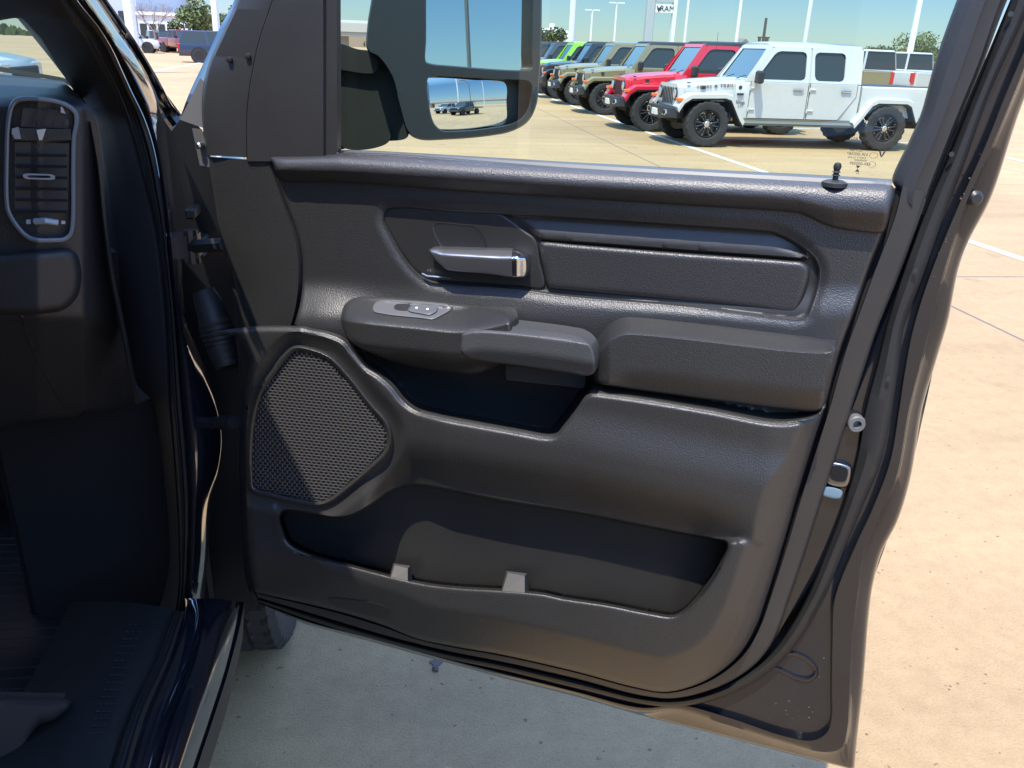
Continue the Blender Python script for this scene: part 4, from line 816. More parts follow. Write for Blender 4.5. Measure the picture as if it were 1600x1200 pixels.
# switch plate with window switch
plate = sc_([(583, 486), (584, 475), (592, 470), (610, 469), (680, 474), (700, 477), (706, 482), (690, 493), (676, 499), (655, 497), (600, 491)], 1.5, True)
def plate_h(X, Y, s, h):
    return pod_h(X, Y, np.full(X.shape, 20.), h)+.0035*quarter(s/2.5)
sp_ = pillow('switch_plate', plate, 0, 0, 3, mat('switch_plate_grey', (.11, .11, .112), .4), pod, plate_h, 3, .004, (.6, 1.5, 3))
pit = sc_([(616, 482), (617, 477), (622, 475), (640, 476), (643, 480), (637, 485)], 1., True); pillow('switch_well', pit, 0, 0, 3, BK['smooth'], pod, lambda X, Y, s, h: pod_h(X, Y, np.full(X.shape, 20.), h)+.0042, 2, .002, (.6,))
sw = sc_([(637, 485), (643, 477), (652, 476), (684, 479), (683, 486), (672, 492), (655, 490)], 1., True); pillow('window_switch', sw, 0, 0, 3, mat('switch_grey', (.10, .105, .11), .4), pod, lambda X, Y, s, h: pod_h(X, Y, np.full(X.shape, 20.), h)+.0045+.004*quarter(s/3), 2, .003, (.6, 1.5))
for cx, cy in ((651, 481), (668, 483)):
    ic = MB(); a = DP(cx, cy, pod_h(np.array([cx*1.]), np.array([cy*1.]), np.array([20.]), 0)[0]+.0095); ic.lathe([(.0019, -.001), (.0019, .0004)], a, WN*.5+Z*.8, 10); ic.build('switch_icon', BK['white'], pod, False, True)
# ribbed sticker under the grab handle
rb = MB()
for k in range(9):
    y0 = 571+k*2.6; c = [(791, y0), (913, y0+13), (913, y0+14.8), (791, y0+1.8)]; V = [tuple(DP(x, y, .004+.003)) for x, y in c]+[tuple(DP(x, y, -.002)) for x, y in c]; rb.add(V, [(0, 1, 2, 3), (4, 5, 6, 7)]+[(i, (i+1) % 4, (i+1) % 4+4, i+4) for i in range(4)])
rb.add([tuple(DP(x, y, .003)) for x, y in ((790, 570), (914, 583), (914, 598), (790, 584))], [(0, 1, 2, 3)])
rb.build('ribbed_insert', mat('ribbed_rubber', (.05, .05, .05), .6), door, False, True)
# ---- inside handle
hand_shell = pillow('handle_surround', hand_sh, -.012, .0045, 4, BK['fine'], door, None, 4, .004)
well = sc_([(676, 353), (682, 349), (720, 351), (742, 354), (752, 364), (760, 388), (757, 396), (700, 394), (688, 384)], 1.5, True)
pillow('handle_well', well, 0, 0, 4, BK['smooth'], door, lambda X, Y, s, h: -.006-.001*quarter(s/5)+.0*X, 3, .004)
lev = sc_([(670, 391), (674, 388), (700, 388), (760, 389), (806, 391), (818, 396), (823, 405), (823, 428), (820, 433), (808, 434), (760, 428), (697, 421), (690, 415), (680, 406)], 1.5, True)
def lev_h(X, Y, s, h):
    by = np.interp(X, [670, 690, 780, 823], [394, 399, 404, 404]); d = by-Y; top = .008+.018*np.clip(1-d/14., 0, 1); face = .026-.004*np.clip(-d/25, 0, 1)
    k = 2.5; h = -k*np.log(np.exp(-top*1000/k)+np.exp(-face*1000/k))/1000; h = h*(.5+.5*quarter((X-668)/34)); h = h-.010*st((X-806)/18); return h-.006*(1-quarter(s/2.5))
V2, F2 = tri_field(lev, 2.5, [(lev, (-.7, -1.6, -2.6, -4, .7, 1.6, 2.6, 4), True), (sc_([(800, 380), (800, 440)], 1), (0,), False)]); s_ = np.maximum(sdf(V2[:, 0], V2[:, 1], lev), 0); V3 = DP(V2[:, 0], V2[:, 1], lev_h(V2[:, 0], V2[:, 1], s_, 0)); F3 = face_dir(V3, F2); c2 = V2[F2].mean(1)
tip = c2[:, 0] > 800+(c2[:, 1]-400)*.0
M_lev = mat('lever_dark_chrome', (.36, .36, .37), .30, metal=.9)
lv = sub('door_handle', V3, F3, ~tip, M_lev, door, .012, 60); sub('handle_tip', V3, F3, tip, BK['chrome'], door, .012, 60)
chs = MB(); chs.tube([DP(660, 428, .0), DP(668, 432, .003), DP(690, 434, .003), DP(705, 435, .0)], .0022, 6); chs.build('bright_strip', BK['chrome'], door, True, True)
# ---- speaker grille : real perforated sheet and bezel
gc = np.array([500., 665.]); inn = offs(grille_o, 7 if sdf(*(lambda q: (q[:, 0], q[:, 1]))(offs(grille_o, 7)[:1]), grille_o)[0] > 0 else -7)
hg = lambda X, Y: .050+.0*X
ringn = len(grille_o); sgn = 1 if sdf(offs(grille_o, 3)[:1, 0], offs(grille_o, 3)[:1, 1], grille_o)[0] > 0 else -1
Vr = []; rr = [(-3, .040), (-2, .048), (0, .054), (2.5, .0565), (5, .055), (7, .0525), (7.5, .046)]
for d, hh in rr:
    q = offs(grille_o, sgn*d); Vr.append(DP(q[:, 0], q[:, 1], hh))
Vr = np.concatenate(Vr); Fr = [(k*ringn+i, k*ringn+(i+1) % ringn, (k+1)*ringn+(i+1) % ringn, (k+1)*ringn+i) for k in range(len(rr)-1) for i in range(ringn)]
F_ = np.array(Fr); cr = np.cross(Vr[F_[:, 1]]-Vr[F_[:, 0]], Vr[F_[:, 3]]-Vr[F_[:, 0]]); 
if ((cr*(CAM-Vr[F_].mean(1))).sum(1)).mean() < 0: Fr = [f[::-1] for f in Fr]
mk('speaker_bezel', Vr, Fr, BK['grain'], door, True, True, 60)
mesh = MB(); px_, py_ = 7.6, 4.7; dirx = np.array([1, .11]); 
JJ, II = np.meshgrid(np.arange(-4, 68), np.arange(-12, 46), indexing='ij'); CX = 380+px_*(II+.5*(JJ % 2)); CY = 528+py_*JJ+.11*px_*(II+.5*(JJ % 2)); OK_ = sdf(CX, CY, inn) > 1
for j in range(JJ.shape[0]):
    for i in range(JJ.shape[1]):
        if not OK_[j, i]: continue
        c = np.array([CX[j, i], CY[j, i]])
        o6 = [(-.5, -.5), (0, -.5), (.5, -.5), (.5, .5), (0, .5), (-.5, .5)]; V = []
        for (a, b_) in o6: q = c+dirx*px_*a+np.array([0, py_*b_]); V.append(tuple(DP(q[0], q[1], .0505)))
        for (a, b_) in [(-.33, 0), (-.18, -.30), (.18, -.30), (.33, 0), (.18, .30), (-.18, .30)]: q = c+dirx*px_*a+np.array([0, py_*b_]); V.append(tuple(DP(q[0], q[1], .0495)))
        o2 = [0, 1, 2, 3, 4, 5]; i2 = [6, 7, 8, 9, 10, 11]
        mesh.add(V, [(0, 1, 7, 6), (1, 2, 8, 7), (2, 3, 9, 8), (3, 4, 10, 9), (4, 5, 11, 10), (5, 0, 6, 11)])
mesh.build('speaker_grille', mat('grille_black_plastic', (.05, .048, .048), .42), door, False, True)
V2, F2 = tri_field(offs(grille_o, sgn*4), 8, []); V3 = DP(V2[:, 0], V2[:, 1], .046); mk('speaker_cavity', V3, face_dir(V3, F2), mat('speaker_cloth_black', (.006, .006, .006), .9), door, False)
# lower vent grille in the bin wall
lv2 = sc_([(512, 936), (530, 935), (600, 947), (610, 955), (608, 964), (590, 964), (530, 951)], 2, True)
pillow('reflector_recess', lv2, 0, 0, 4, BK['fine'], door, lambda X, Y, s, h: h_trim(X, Y)+.0015-.0*s, 3, .004)
# bottle holder ribs in the pocket
def wedge(px, py, wd, ht, nm='bottle_rib'):
    V = []; 
    for (x, y, h) in ((px, py+ht, .012), (px+wd, py+ht, .012), (px+wd*.9, py+4, .012), (px+wd*.2, py, .012), (px+2, py+ht, .052), (px+wd-8, py+ht, .052), (px+wd*.95-6, py+8, .034), (px+wd*.25, py+3, .034)): V.append(tuple(DP(x, y, h-.018)))
    MB().add(V, [(0, 1, 2, 3), (4, 5, 6, 7), (0, 1, 5, 4), (1, 2, 6, 5), (2, 3, 7, 6), (3, 0, 4, 7)]).build(nm, mat('rib_grey_plastic', (.085, .082, .078), .5), door, False, True)
wedge(607, 880, 38, 28); wedge(782, 892, 46, 34)
# ---- belt seal, lock knob
strip_field([sc_([(528, 235), (560, 235), (640, 239), (880, 253), (1100, 265), (1300, 275), (1394, 281)], 4), sc_([(528, 237), (560, 237), (640, 241), (880, 256), (1100, 269), (1300, 279), (1394, 285)], 4), sc_([(528, 240), (560, 240), (640, 245), (880, 263), (1100, 276), (1300, 287), (1394, 290)], 4)], [-.030, -.014, -.010], 90, 'belt_seal', mat('belt_seal_grey', (.075, .08, .085), .45), door, .004)
kb = MB(); base = DP(1304, 286, .006); top = base+Z*.022
kb.lathe([(.016, -.004), (.0155, .001), (.010, .0035), (.004, .004)], base, (0, 0, 1), 24); kb.lathe([(.0035, .003), (.0035, .009), (.0055, .0095), (.0035, .011), (.0035, .013), (.0055, .0135), (.0035, .015), (.0045, .018), (.005, .021), (.0035, .0245), (.001, .0255)], base, (0, 0, 1), 16)
kb.build('lock_knob', BK['rubber'], door, True, True)
# ---- hinge-side trim: sail panel, lower hinge panel
sailo = np.array([(383, -60), (372, 0), (350, 50), (330, 95), (321, 130), (318, 165), (320, 200), (326, 243)], float)
strip_field([sc_(sailo-np.array([3, 0]), 3), sc_(sailo, 3), sc_(sailo+np.array([3, 0]), 3), sc_([(440, -60), (425, 0), (405, 60), (392, 120), (385, 180), (385, 246)], 3)], [-.03, -.006, .0, .002], 90, 'sail_panel', BK['cover'], door, .004)
strip_field([sc_([(440, -60), (425, 0), (405, 60), (392, 120), (385, 180), (385, 252)], 3), sc_([(442, -60), (427, 0), (407, 60), (394, 120), (387, 180), (387, 252)], 3), sc_([(505, -60), (505, 252)], 3), sc_([(508, -60), (509, 246)], 3), sc_([(526, -60), (527, 238)], 3), sc_([(530, -60), (531, 238)], 3)], [-.004, .006, .008, .002, .001, -.016], 80, 'sail_cover', BK['cover'], door, .004)
lf = sc_([(327, 245), (330, 270), (337, 310), (347, 375), (358, 410), (370, 450), (378, 500), (382, 540), (384, 575)], 3)
rt_ = sc_([(421, 248), (433, 279), (450, 327), (465, 367), (471, 395), (473, 420), (470, 467), (460, 508), (430, 560), (404, 612), (388, 640)], 3)
rt2 = sc_([(421, 252), (433, 283), (450, 331), (462, 367), (468, 395), (470, 420), (467, 467), (457, 508), (428, 560), (400, 612), (384, 640)], 3)
mm = lambda a: resample(lf, 130)*(1-a)+resample(rt2, 130)*a
strip_field([lf-np.array([2, 0]), lf, mm(.05), mm(.4), mm(.42), mm(.97), rt_], [-.04, -.012, -.006, .0, .001, .003, -.006], 130, 'hinge_side_panel', BK['grain'], door, .004)
b2 = sc_([(384, 560), (388, 640), (384, 700), (386, 800), (393, 900), (400, 925)], 3)
strip_field([b2-np.array([10, 0]), b2-np.array([3, 0]), b2+np.array([6, 0])], [-.03, -.004, .0], 90, 'front_edge_strip', BK['cover'], door)
for (x, y) in ((359, 93), (388, 88)):
    c = DP(x, y, .003); MB().lathe([(.005, -.004), (.0045, .003), (.002, .004)], c, WN, 12).build('screw', BK['smooth'], door, True, True)
c = DP(313, 227, -.02); MB().lathe([(.006, -.004), (.0055, .006), (.003, .008)], c, WN, 12).build('screw', BK['steel'], door, True, True)
mk('hinge_plate', [DP(x, y, h) for h in (-.026, -.032) for x, y in ((300, 200), (316, 202), (330, 262), (312, 258))], [(0, 1, 2, 3), (4, 5, 6, 7), (0, 1, 5, 4), (1, 2, 6, 5), (2, 3, 7, 6), (3, 0, 4, 7)], mat('grey_bracket', (.10, .10, .10), .5), door, False)
mk('hinge_cap', [DP(x, y, h) for h in (-.03, -.05) for x, y in ((281, 187), (313, 122), (321, 130), (318, 200))], [(0, 1, 2, 3), (4, 5, 6, 7), (0, 1, 5, 4), (1, 2, 6, 5), (2, 3, 7, 6), (3, 0, 4, 7)], mat('grey_foam', (.13, .13, .13), .8), door, False)
# outer skin front corner, seen past the sail panel
strip_field([sc_([(377, -60), (366, 0), (345, 40), (322, 90), (296, 145), (281, 185)], 3), sc_([(383, -60), (372, 0), (351, 42), (328, 92), (303, 148), (287, 190)], 3), sc_([(396, -60), (386, 0), (362, 50), (338, 96), (325, 150), (322, 200)], 3)], [-.13, -.11, -.04], 70, 'outer_skin', BK['paint'], door)
# outer skin behind everything (real outside of the door)
sk = MB(); Q = [DP(x, y, -.15) for x, y in ((345, 250), (1500, 330), (1462, 560), (1421, 747), (1363, 910), (1345, 1080), (1334, 1185), (1000, 1108), (672, 1018), (405, 930))]; sk.add([tuple(q) for q in Q], [tuple(range(len(Q)))]); sk.build('outer_panel', BK['paint'], door, False, True)
hem = strip_field([FULLO, resample(FULLO, 300)], [-.11, -.15], 300, 'outer_hem_return', BK['paint'], door)
core = MB(); Q = [(345, 260), (1380, 300), (1340, 470), (1290, 640), (1225, 850), (1175, 990), (1110, 1055), (1040, 1078), (900, 1045), (700, 1005), (405, 925)]; core.loft([[tuple(DP(x, y, h)) for x, y in Q] for h in (-.05, -.14)]); core.build('inner_structure', BK['smooth'], door, False, True)
# latch and its fittings
lp = DP(1310, 742, -.022); ax = UN*.55+WN*.83
bz = MB()
sq = sc_([(1296, 725), (1303, 722), (1330, 730), (1331, 738), (1326, 758), (1320, 762), (1292, 755), (1290, 748)], 1.5, True); pillow('latch_ring', sq, -.026, .005, 4, mat('latch_steel', (.28, .28, .29), .3, metal=1), door, None, 3, .004, (.7, 1.6, 3))
sq = sc_([(1300, 731), (1306, 728), (1324, 734), (1320, 752), (1298, 748)], 1.5, True); pillow('latch_opening', sq, -.0195, .0, 4, mat('latch_void_black', (.004, .004, .004), .9), door, None, 3, .002, (.7,))
sq = sc_([(1286, 762), (1316, 768), (1312, 779), (1283, 772)], 1.5, True); pillow('latch_label', sq, -.022, .0015, 2, mat('latch_label_sky_tint', (.16, .24, .30), .35), door, None, 3, .001, (.7,))  # blue of the reflected sky is put into the label colour
c = DP(1339, 663, -.020); MB().lathe([(.012, -.018), (.0125, .0), (.011, .002), (.006, .002), (.0055, -.006)], c, WN+UN*.25-Z*.0, 24).build('door_bumper', mat('grey_rubber_bump', (.13, .13, .13), .5), door, True, True)
for (x, y, h) in ((1388, 592, -.012), (1487, 241, -.012), (1430, 423, -.012), (1579, 22, -.012)): MB().lathe([(.003, -.001), (.003, .001)], DP(x, y, h), WN, 10).build('seal_clip', BK['ink'], door, True, True)
c = DP(1524, 310, -.045); MB().lathe([(.010, -.006), (.010, 0), (.006, .004), (.002, .004)], c, WN+UN*.3, 16).build('bolt', BK['smooth'], door, True, True)
# water drops, pressed pocket on the shell
pr_ = sc_([(1200, 1040), (1214, 1026), (1236, 1017), (1260, 1025), (1277, 1041), (1278, 1056), (1266, 1066), (1248, 1065), (1224, 1054)], 2, True); pillow('pressed_recess', pr_, -.0425, 0, 9, BK['paint_dusty'], door, lambda X, Y, s, h: h+.0065*np.exp(-((s-4)/2.6)**2), 2.5, .004)
M_speck = mat('dried_dirt_speck', (.13, .11, .09), .8)
for _ in range(46):
    if _ < 34: x = 1150+rng.random()*140; y = 1000+rng.random()*140
    else: y = 230+rng.random()*230; x = 1570-(y-150)*.42+rng.normal()*4
    if _ < 34 and sdf(np.array([x]), np.array([y]), np.array([(1262, 950), (1290, 950), (1293, 1120), (1265, 1145), (1130, 1110), (1230, 1030)]))[0] < 2: continue
    r_ = .0004+.0010*rng.random()**2; MB().lathe([(r_, -.0005), (r_*.8, r_*.5), (r_*.3, r_*.8)], DP(x, y, -.0415 if _ < 34 else -.034), WN, 8).build('dirt_speck', M_speck, door, True, True)
# ---- window glass and its small etched print
gp_ = [(530, -90), (1540, -90), (1497, 0), (1440, 179), (1400, 275), (1393, 288), (880, 262), (530, 244)]
gl = mk('window_glass', [DP(x, y, -.03) for x, y in gp_], [tuple(range(len(gp_)))][::1], BK['glass'], door, False)
def etch(s, px, py, size, k=1.): 
    A = frame4(DP(px, py, -.0285), UN, Z+0*UN); A[:3, 0] *= -1*k; return text_mesh('etched_print', s, size, A, BK['ink'], door, True, .0001)
etch('TEMPERED AS2', 1353, 218, .0060, .9); etch('M20', 1366, 226, .0042)
etch('DOT 459', 1338, 235.5, .0036); etch('43R-000587', 1340, 241, .0052); etch('SAFETY GLASS', 1339, 246.5, .0034); etch('TEMPERED', 1345, 251, .0034); etch('43R-000589', 1344, 256, .0052); etch('E4', 1340, 271, .0034)
for (x, y) in ((1365, 243), (1362, 257)):
    a = DP(x, y, -.0285); rg_ = []
    for r_ in (.0042, .0038): rg_.append([tuple(a+r_*1.2*math.cos(t)*UN+r_*.85*math.sin(t)*Z) for t in np.linspace(0, 2*math.pi, 24, endpoint=False)])
    MB().loft(rg_, caps=False).build('etched_ring', BK['ink'], door, False, True)
a = DP(1378, 240, -.0285); MB().add([tuple(a+x*.7*UN+z*.7*Z) for x, z in ((-.006, .005), (-.002, .003), (0, -.004), (.002, .003), (.006, .005), (.003, -.003), (0, -.007), (-.003, -.003))], [(0, 1, 2, 7), (2, 3, 4, 5), (2, 5, 6, 7)]).build('etched_emblem', BK['ink'], door, False, True)
a = DP(1340, 264, -.0285); MB().add([tuple(a+x*.7*UN+z*.7*Z) for x, z in ((-.004, .006), (.004, .006), (0, .0005), (-.004, -.005), (.004, -.005))], [(0, 1, 2), (2, 4, 3)]).build('etched_emblem', BK['ink'], door, False, True)
# ================================================================== tow mirror outside the glass
def MP(px, py, h): return DP(px, py, h)
mirror = None
BKh = mat('mirror_housing_plastic', (.030, .033, .031), .5, bump=('noise', 900, .0003), var=.06)
mc = DP(745, 100, -.30); vd = mc-CAM; vd /= np.linalg.norm(vd); rdir = np.array([math.sin(rad(103)), math.cos(rad(103)), .055]); rdir /= np.linalg.norm(rdir); MN = rdir-vd; MN /= np.linalg.norm(MN)
MX = np.cross(Z, MN); MX /= np.linalg.norm(MX); MY = np.cross(MN, MX)     # right, up in the mirror plane
def QP(px, py, h=0.): return on_plane(px, py, mc+MN*h, MN)
hous = sc_([(590, -80), (580, 0), (574, 40), (574, 78), (590, 88), (612, 120), (625, 170), (638, 208), (655, 218), (700, 218), (760, 213), (800, 205), (825, 190), (838, 165), (843, 120), (846, 60), (847, -80), (847, -80)], 3)
def ring_h(sc0, h): 
    c = np.array([720., 70.]); P = (hous-c)*sc0+c; return [tuple(q) for q in QP(P[:, 0], P[:, 1], h)]
hm = MB(); hm.loft([ring_h(1., -.02), ring_h(1.0, 0), ring_h(.985, .012)], True, False); hm.loft([ring_h(1., -.02), ring_h(1., -.03), ring_h(.97, -.10), ring_h(.86, -.16), ring_h(.6, -.19), ring_h(.05, -.195)], True, False)
mirror = hm.build('side_mirror', BKh, truck, True, True, 50)
def fillring(outer, inner_list, h, name, m):
    Vs = []; es = []; 
    for P in [outer]+inner_list:
        n0 = len(Vs); Vs += [Vector(p) for p in P]; es += [(n0+i, n0+(i+1) % len(P)) for i in range(len(P))]
    r = delaunay_2d_cdt(Vs, es, [], 1, 1e-3); V = np.array([tuple(v) for v in r[0]]); F_ = [f for f in r[2] if not any(inside(np.array([V[list(f)].mean(0)[0]]), np.array([V[list(f)].mean(0)[1]]), P)[0] for P in inner_list)]
    V3 = QP(V[:, 0], V[:, 1], h); F_ = face_dir(V3, np.array([f for f in F_ if len(f) == 3])); return mk(name, V3, F_, m, mirror, False)
up_ = sc_([(668, -85), (665, -60), (664, 60), (664, 97), (672, 101), (700, 104), (826, 111), (832, 108), (833, 80), (834, -60), (830, -85)], 2, True)
lo_ = sc_([(667, 122), (675, 118), (700, 118), (800, 124), (825, 126), (831, 132), (829, 160), (822, 178), (806, 192), (760, 202), (710, 206), (690, 205), (677, 194), (668, 160)], 2, True)
c_ = np.array([720., 70.]); fillring((hous-c_)*.985+c_, [up_, lo_], .012, 'mirror_face', BKh)
for P, nm in ((up_, 'mirror_rim'), (lo_, 'mirror_rim')):
    rings = []; 
    for d, h in ((0, .012), (sg_ := 1.5, .009), (2.0, -.004)):
        q = offs(P, d if sdf(offs(P, 2)[:1, 0], offs(P, 2)[:1, 1], P)[0] > 0 else -d); rings.append([tuple(v) for v in QP(q[:, 0], q[:, 1], h)])
    MB().loft(rings, True, False).build(nm, BKh, mirror, True, True)
M_mir = mat('mirror_silver', (.80, .88, .86), .0, metal=1.)
mk('mirror_glass', QP(up_[:, 0], up_[:, 1], -.004), [tuple(range(len(up_)))][::1], M_mir, mirror, False)
lg = sc_([(666, 121), (700, 122), (740, 125), (792, 130), (794, 160), (792, 192), (760, 198), (715, 203), (692, 202), (676, 194), (668, 170)], 2, True)
V2, F2 = tri_field(lg, 3, []); cxy = np.array([735., 160.]); rr2 = ((V2-cxy)**2).sum(1)*(.0011**2); V3 = QP(V2[:, 0], V2[:, 1], .002)-MN*(rr2/(2*.45))[:, None]+MX*0
mk('convex_glass', V3, face_dir(V3, F2), mat('mirror_silver_blue', (.80, .86, .90), .0, metal=1.), mirror, True)
V2, F2 = tri_field(offs(lo_, 0), 8, []); V3 = QP(V2[:, 0], V2[:, 1], -.014); mk('mirror_recess', V3, face_dir(V3, F2), BKh, mirror, False)
# arm and foot of the mirror, beyond the glass
arm = sc_([(520, 70), (560, 77), (600, 84), (618, 105), (628, 140), (634, 175), (637, 214), (600, 221), (560, 226), (520, 232)], 3, True)
V_ = []; am = MB(); am.loft([[tuple(DP(x, y, h)) for x, y in arm] for h in (-.16, -.20)]); am.build('mirror_arm', BKh, mirror, True, True, 40)
am2 = MB(); P = sc_([(524, 108), (586, 113), (592, 100), (590, 84), (560, 78), (524, 73)], 3); am2.loft([[tuple(DP(x, y, h)) for x, y in P] for h in (-.148, -.159)]); am2.build('arm_joint_cover', BKh, mirror, False, True)
am2 = MB(); P = sc_([(534, 180), (600, 181), (607, 186), (607, 222), (536, 230)], 3, True); am2.loft([[tuple(DP(x, y, h)) for x, y in P] for h in (-.155, -.159)]); am2.build('arm_access_cover', BKh, mirror, False, True)
# hinges of the door
hg_ = MB()
a = DP(300, 385, -.06); b = DP(352, 382, -.02); hg_.tube([a+Z*.0, b], .012, 8); hg_.tube([a-Z*.03, a+Z*.03], .012, 10); hg_.box(a[0]-.05, a[0]+.01, a[1]-.01, a[1]+.03, a[2]-.02, a[2]+.02); hg_.build('door_hinge', BK['smooth'], door, True, True)
a = DP(305, 662, -.06); b = DP(365, 660, -.02); MB().tube([a, b], .013, 8).tube([a-Z*.03, a+Z*.03], .012, 10).build('door_hinge', BK['smooth'], door, True, True)
# rubber boot for the wiring
bt = MB(); pts = [DP(318, 455, -.08), DP(328, 480, -.075), DP(338, 510, -.07), DP(345, 540, -.065), DP(356, 575, -.05)]
P_ = [];R_ = []
for i in range(33):
    t = i/32*4; k = min(int(t), 3); f = t-k; P_.append(pts[k]*(1-f)+pts[k+1]*f); R_.append((.020+.008*math.sin(i/32*math.pi))*(1+(.10 if (i > 14 and i % 2) else 0)))
bt.tube(P_, R_, 16); bt.build('wiring_boot', BK['rubber'], door, True, True)
# ================================================================== cab of the pickup on the left
def Yf(y): return np.interp(y, [-60, 0, 60, 178, 300, 500, 667, 867, 960, 1117, 1200, 1260], [1.10, 1.22, 1.36, 1.53, 1.51, 1.46, 1.42, 1.38, 1.36, 1.11, .99, .92])
def YP(c, dY=0., ext=None):
    c = np.asarray(c, float); return np.array([WY(x, y, Yf(y)+dY) for x, y in c])
def facing(V, Fc):
    Fq = [tuple(f) for f in Fc]; V = np.asarray(V); out = []
    for f in Fq:
        a = V[f[1]]-V[f[0]]; b = V[f[-1]]-V[f[0]]; out.append(f if np.cross(a, b)@(CAM-V[f[0]]) > 0 else f[::-1])
    return out
def loft3(rows, name, m, parent, smooth=True, ang=50):
    n = len(rows[0]); V = np.concatenate(rows); Fc = [(k*n+i, k*n+i+1, (k+1)*n+i+1, (k+1)*n+i) for k in range(len(rows)-1) for i in range(n-1)]
    return mk(name, V, facing(V, Fc), m, parent, smooth, True, ang)
def cv(P, n=140): return resample(sc_(P, 3), n)
a_ = cv([(-80, 44), (0, 32), (25, 26), (25, 26), (60, 68), (102, 122), (118, 146), (142, 180), (154, 240), (163, 300), (175, 400), (195, 520), (215, 600), (236, 622), (248, 680), (258, 760), (264, 830), (262, 900), (245, 960)])
b_ = cv([(62, -60), (95, 0), (120, 32), (140, 57), (160, 95), (180, 132), (200, 180), (215, 230), (232, 300), (247, 367), (260, 487), (267, 633), (275, 740), (281, 860), (279, 940), (268, 985)])
c_l = cv([(85, -60), (120, 0), (155, 45), (175, 78), (190, 110), (205, 143), (225, 185), (240, 232), (252, 300), (263, 400), (273, 500), (283, 633), (289, 700), (294, 783), (292, 867), (287, 940), (280, 975)])
e_l = cv([(108, -60), (150, 0), (185, 52), (215, 95), (238, 140), (255, 185), (263, 230), (271, 300), (283, 400), (293, 500), (317, 567), (337, 627), (347, 680), (342, 735), (329, 785), (325, 867), (318, 945), (316, 975)])
mix_ = lambda p, q, t: p*(1-t)+q*t
cab = loft3([YP(a_, .12), YP(mix_(a_, b_, .12), .075), YP(mix_(a_, b_, .5), .03), YP(mix_(a_, b_, .9), .0), YP(b_, .012)], 'pillar_trim', BK['dash'], truck)
loft3([YP(b_, .02), YP(mix_(b_, c_l, .05), -.002), YP(mix_(b_, c_l, .3), -.008), YP(mix_(b_, c_l, .44), .004), YP(mix_(b_, c_l, .5), .004), YP(mix_(b_, c_l, .7), -.010), YP(mix_(b_, c_l, .95), -.004), YP(c_l, .02)], 'door_opening_seal', BK['rubber'], cab)
fr = loft3([YP(c_l, .03), YP(mix_(c_l, e_l, .06), .012), YP(mix_(c_l, e_l, .22), .002), YP(mix_(c_l, e_l, .33), .0), YP(mix_(c_l, e_l, .48), .012), YP(mix_(c_l, e_l, .66), .034), YP(mix_(c_l, e_l, .84), .060), YP(mix_(c_l, e_l, .96), .078), YP(e_l, .10)], 'painted_pillar', BK['paint'], truck)
u1 = cv([(108, -60), (150, 0), (185, 52), (215, 95), (238, 140), (255, 185), (268, 205)], 60); u2 = cv([(130, -60), (168, 0), (203, 50), (250, 128), (270, 165), (281, 177), (285, 182)], 60)
loft3([YP(u1, .03), YP(mix_(u1, u2, .2), .012), YP(mix_(u1, u2, .5), .022), YP(mix_(u1, u2, .8), .008), YP(mix_(u1, u2, .97), .012), YP(u2, .03)], 'outer_pillar_panel', BK['paint'], fr)
# hinge pillar behind the gap
Q = [(225, 120), (262, 150), (284, 180), (300, 184), (325, 215), (340, 330), (390, 560), (404, 940), (360, 985), (300, 975), (260, 700), (240, 400)]
mk('hinge_pillar', [WY(x, y, 1.66) for x, y in Q]+[WY(x, y, 1.90) for x, y in Q], [tuple(range(12))]+[(i, (i+1) % 12, (i+1) % 12+12, i+12) for i in range(12)], mat('hinge_pillar_black', (.008, .009, .011), .4), truck, False)  # the pillar's own plain dark paint, without a clear coat
br_ = MB(); 
for (x, y, w1, h1) in ((290, 325, 14, 16), (296, 372, 22, 10), (300, 395, 20, 6), (310, 500, 10, 30)): 
    p0 = WY(x, y, 1.61); br_.box(p0[0], p0[0]+w1*.0012, p0[1]-.01, p0[1]+.05, p0[2]-h1*.0012, p0[2], .003)
br_.build('hinge_bracket', BK['smooth'], truck, False, True)
# door opening sill
def GZ(c, z): c = np.asarray(c, float); return np.array([G(x, y, z) for x, y in c])
R_ = [([(110, 940), (70, 1020), (20, 1110), (-40, 1200), (-80, 1260)], .60), ([(178, 940), (150, 1010), (112, 1080), (88, 1200), (80, 1260)], .655), ([(192, 940), (176, 1000), (140, 1080), (112, 1200), (100, 1260)], .672), ([(232, 945), (212, 1010), (180, 1090), (150, 1200), (130, 1260)], .676), ([(262, 950), (238, 1020), (200, 1105), (170, 1200), (152, 1260)], .672), ([(270, 955), (246, 1025), (206, 1110), (176, 1200), (158, 1260)], .665)]
rows = [GZ(cv(p, 60), z) for p, z in R_]
sill = loft3(rows, 'sill_trim', mat('sill_plate_black', (.011, .011, .011), .6, spec=.3, var=.15), truck)
rg = MB()
for k in range(16):
    t = k/15.; y = 975+t*170; x0 = 200-t*62; 
    for j in range(3): rg.tube([tuple(G(x0+j*9, y, .677)), tuple(G(x0+j*9+6, y+1, .677))], .0008, 4)
rg.build('scuff_ribs', BK['smooth'], sill, False, True)
SL = [([(270, 955), (246, 1025), (206, 1110), (176, 1200), (158, 1260)], .665), ([(273, 955), (249, 1025), (209, 1110), (180, 1200), (162, 1260)], .676), ([(278, 955), (254, 1025), (215, 1112), (187, 1200), (169, 1260)], .668), ([(281, 955), (257, 1026), (218, 1113), (191, 1200), (173, 1260)], .668), ([(284, 955), (260, 1028), (221, 1115), (196, 1200), (178, 1260)], .677), ([(289, 955), (265, 1028), (227, 1117), (202, 1200), (184, 1260)], .662)]
loft3([GZ(cv(p, 80), z) for p, z in SL], 'sill_seal', BK['rubber'], sill)
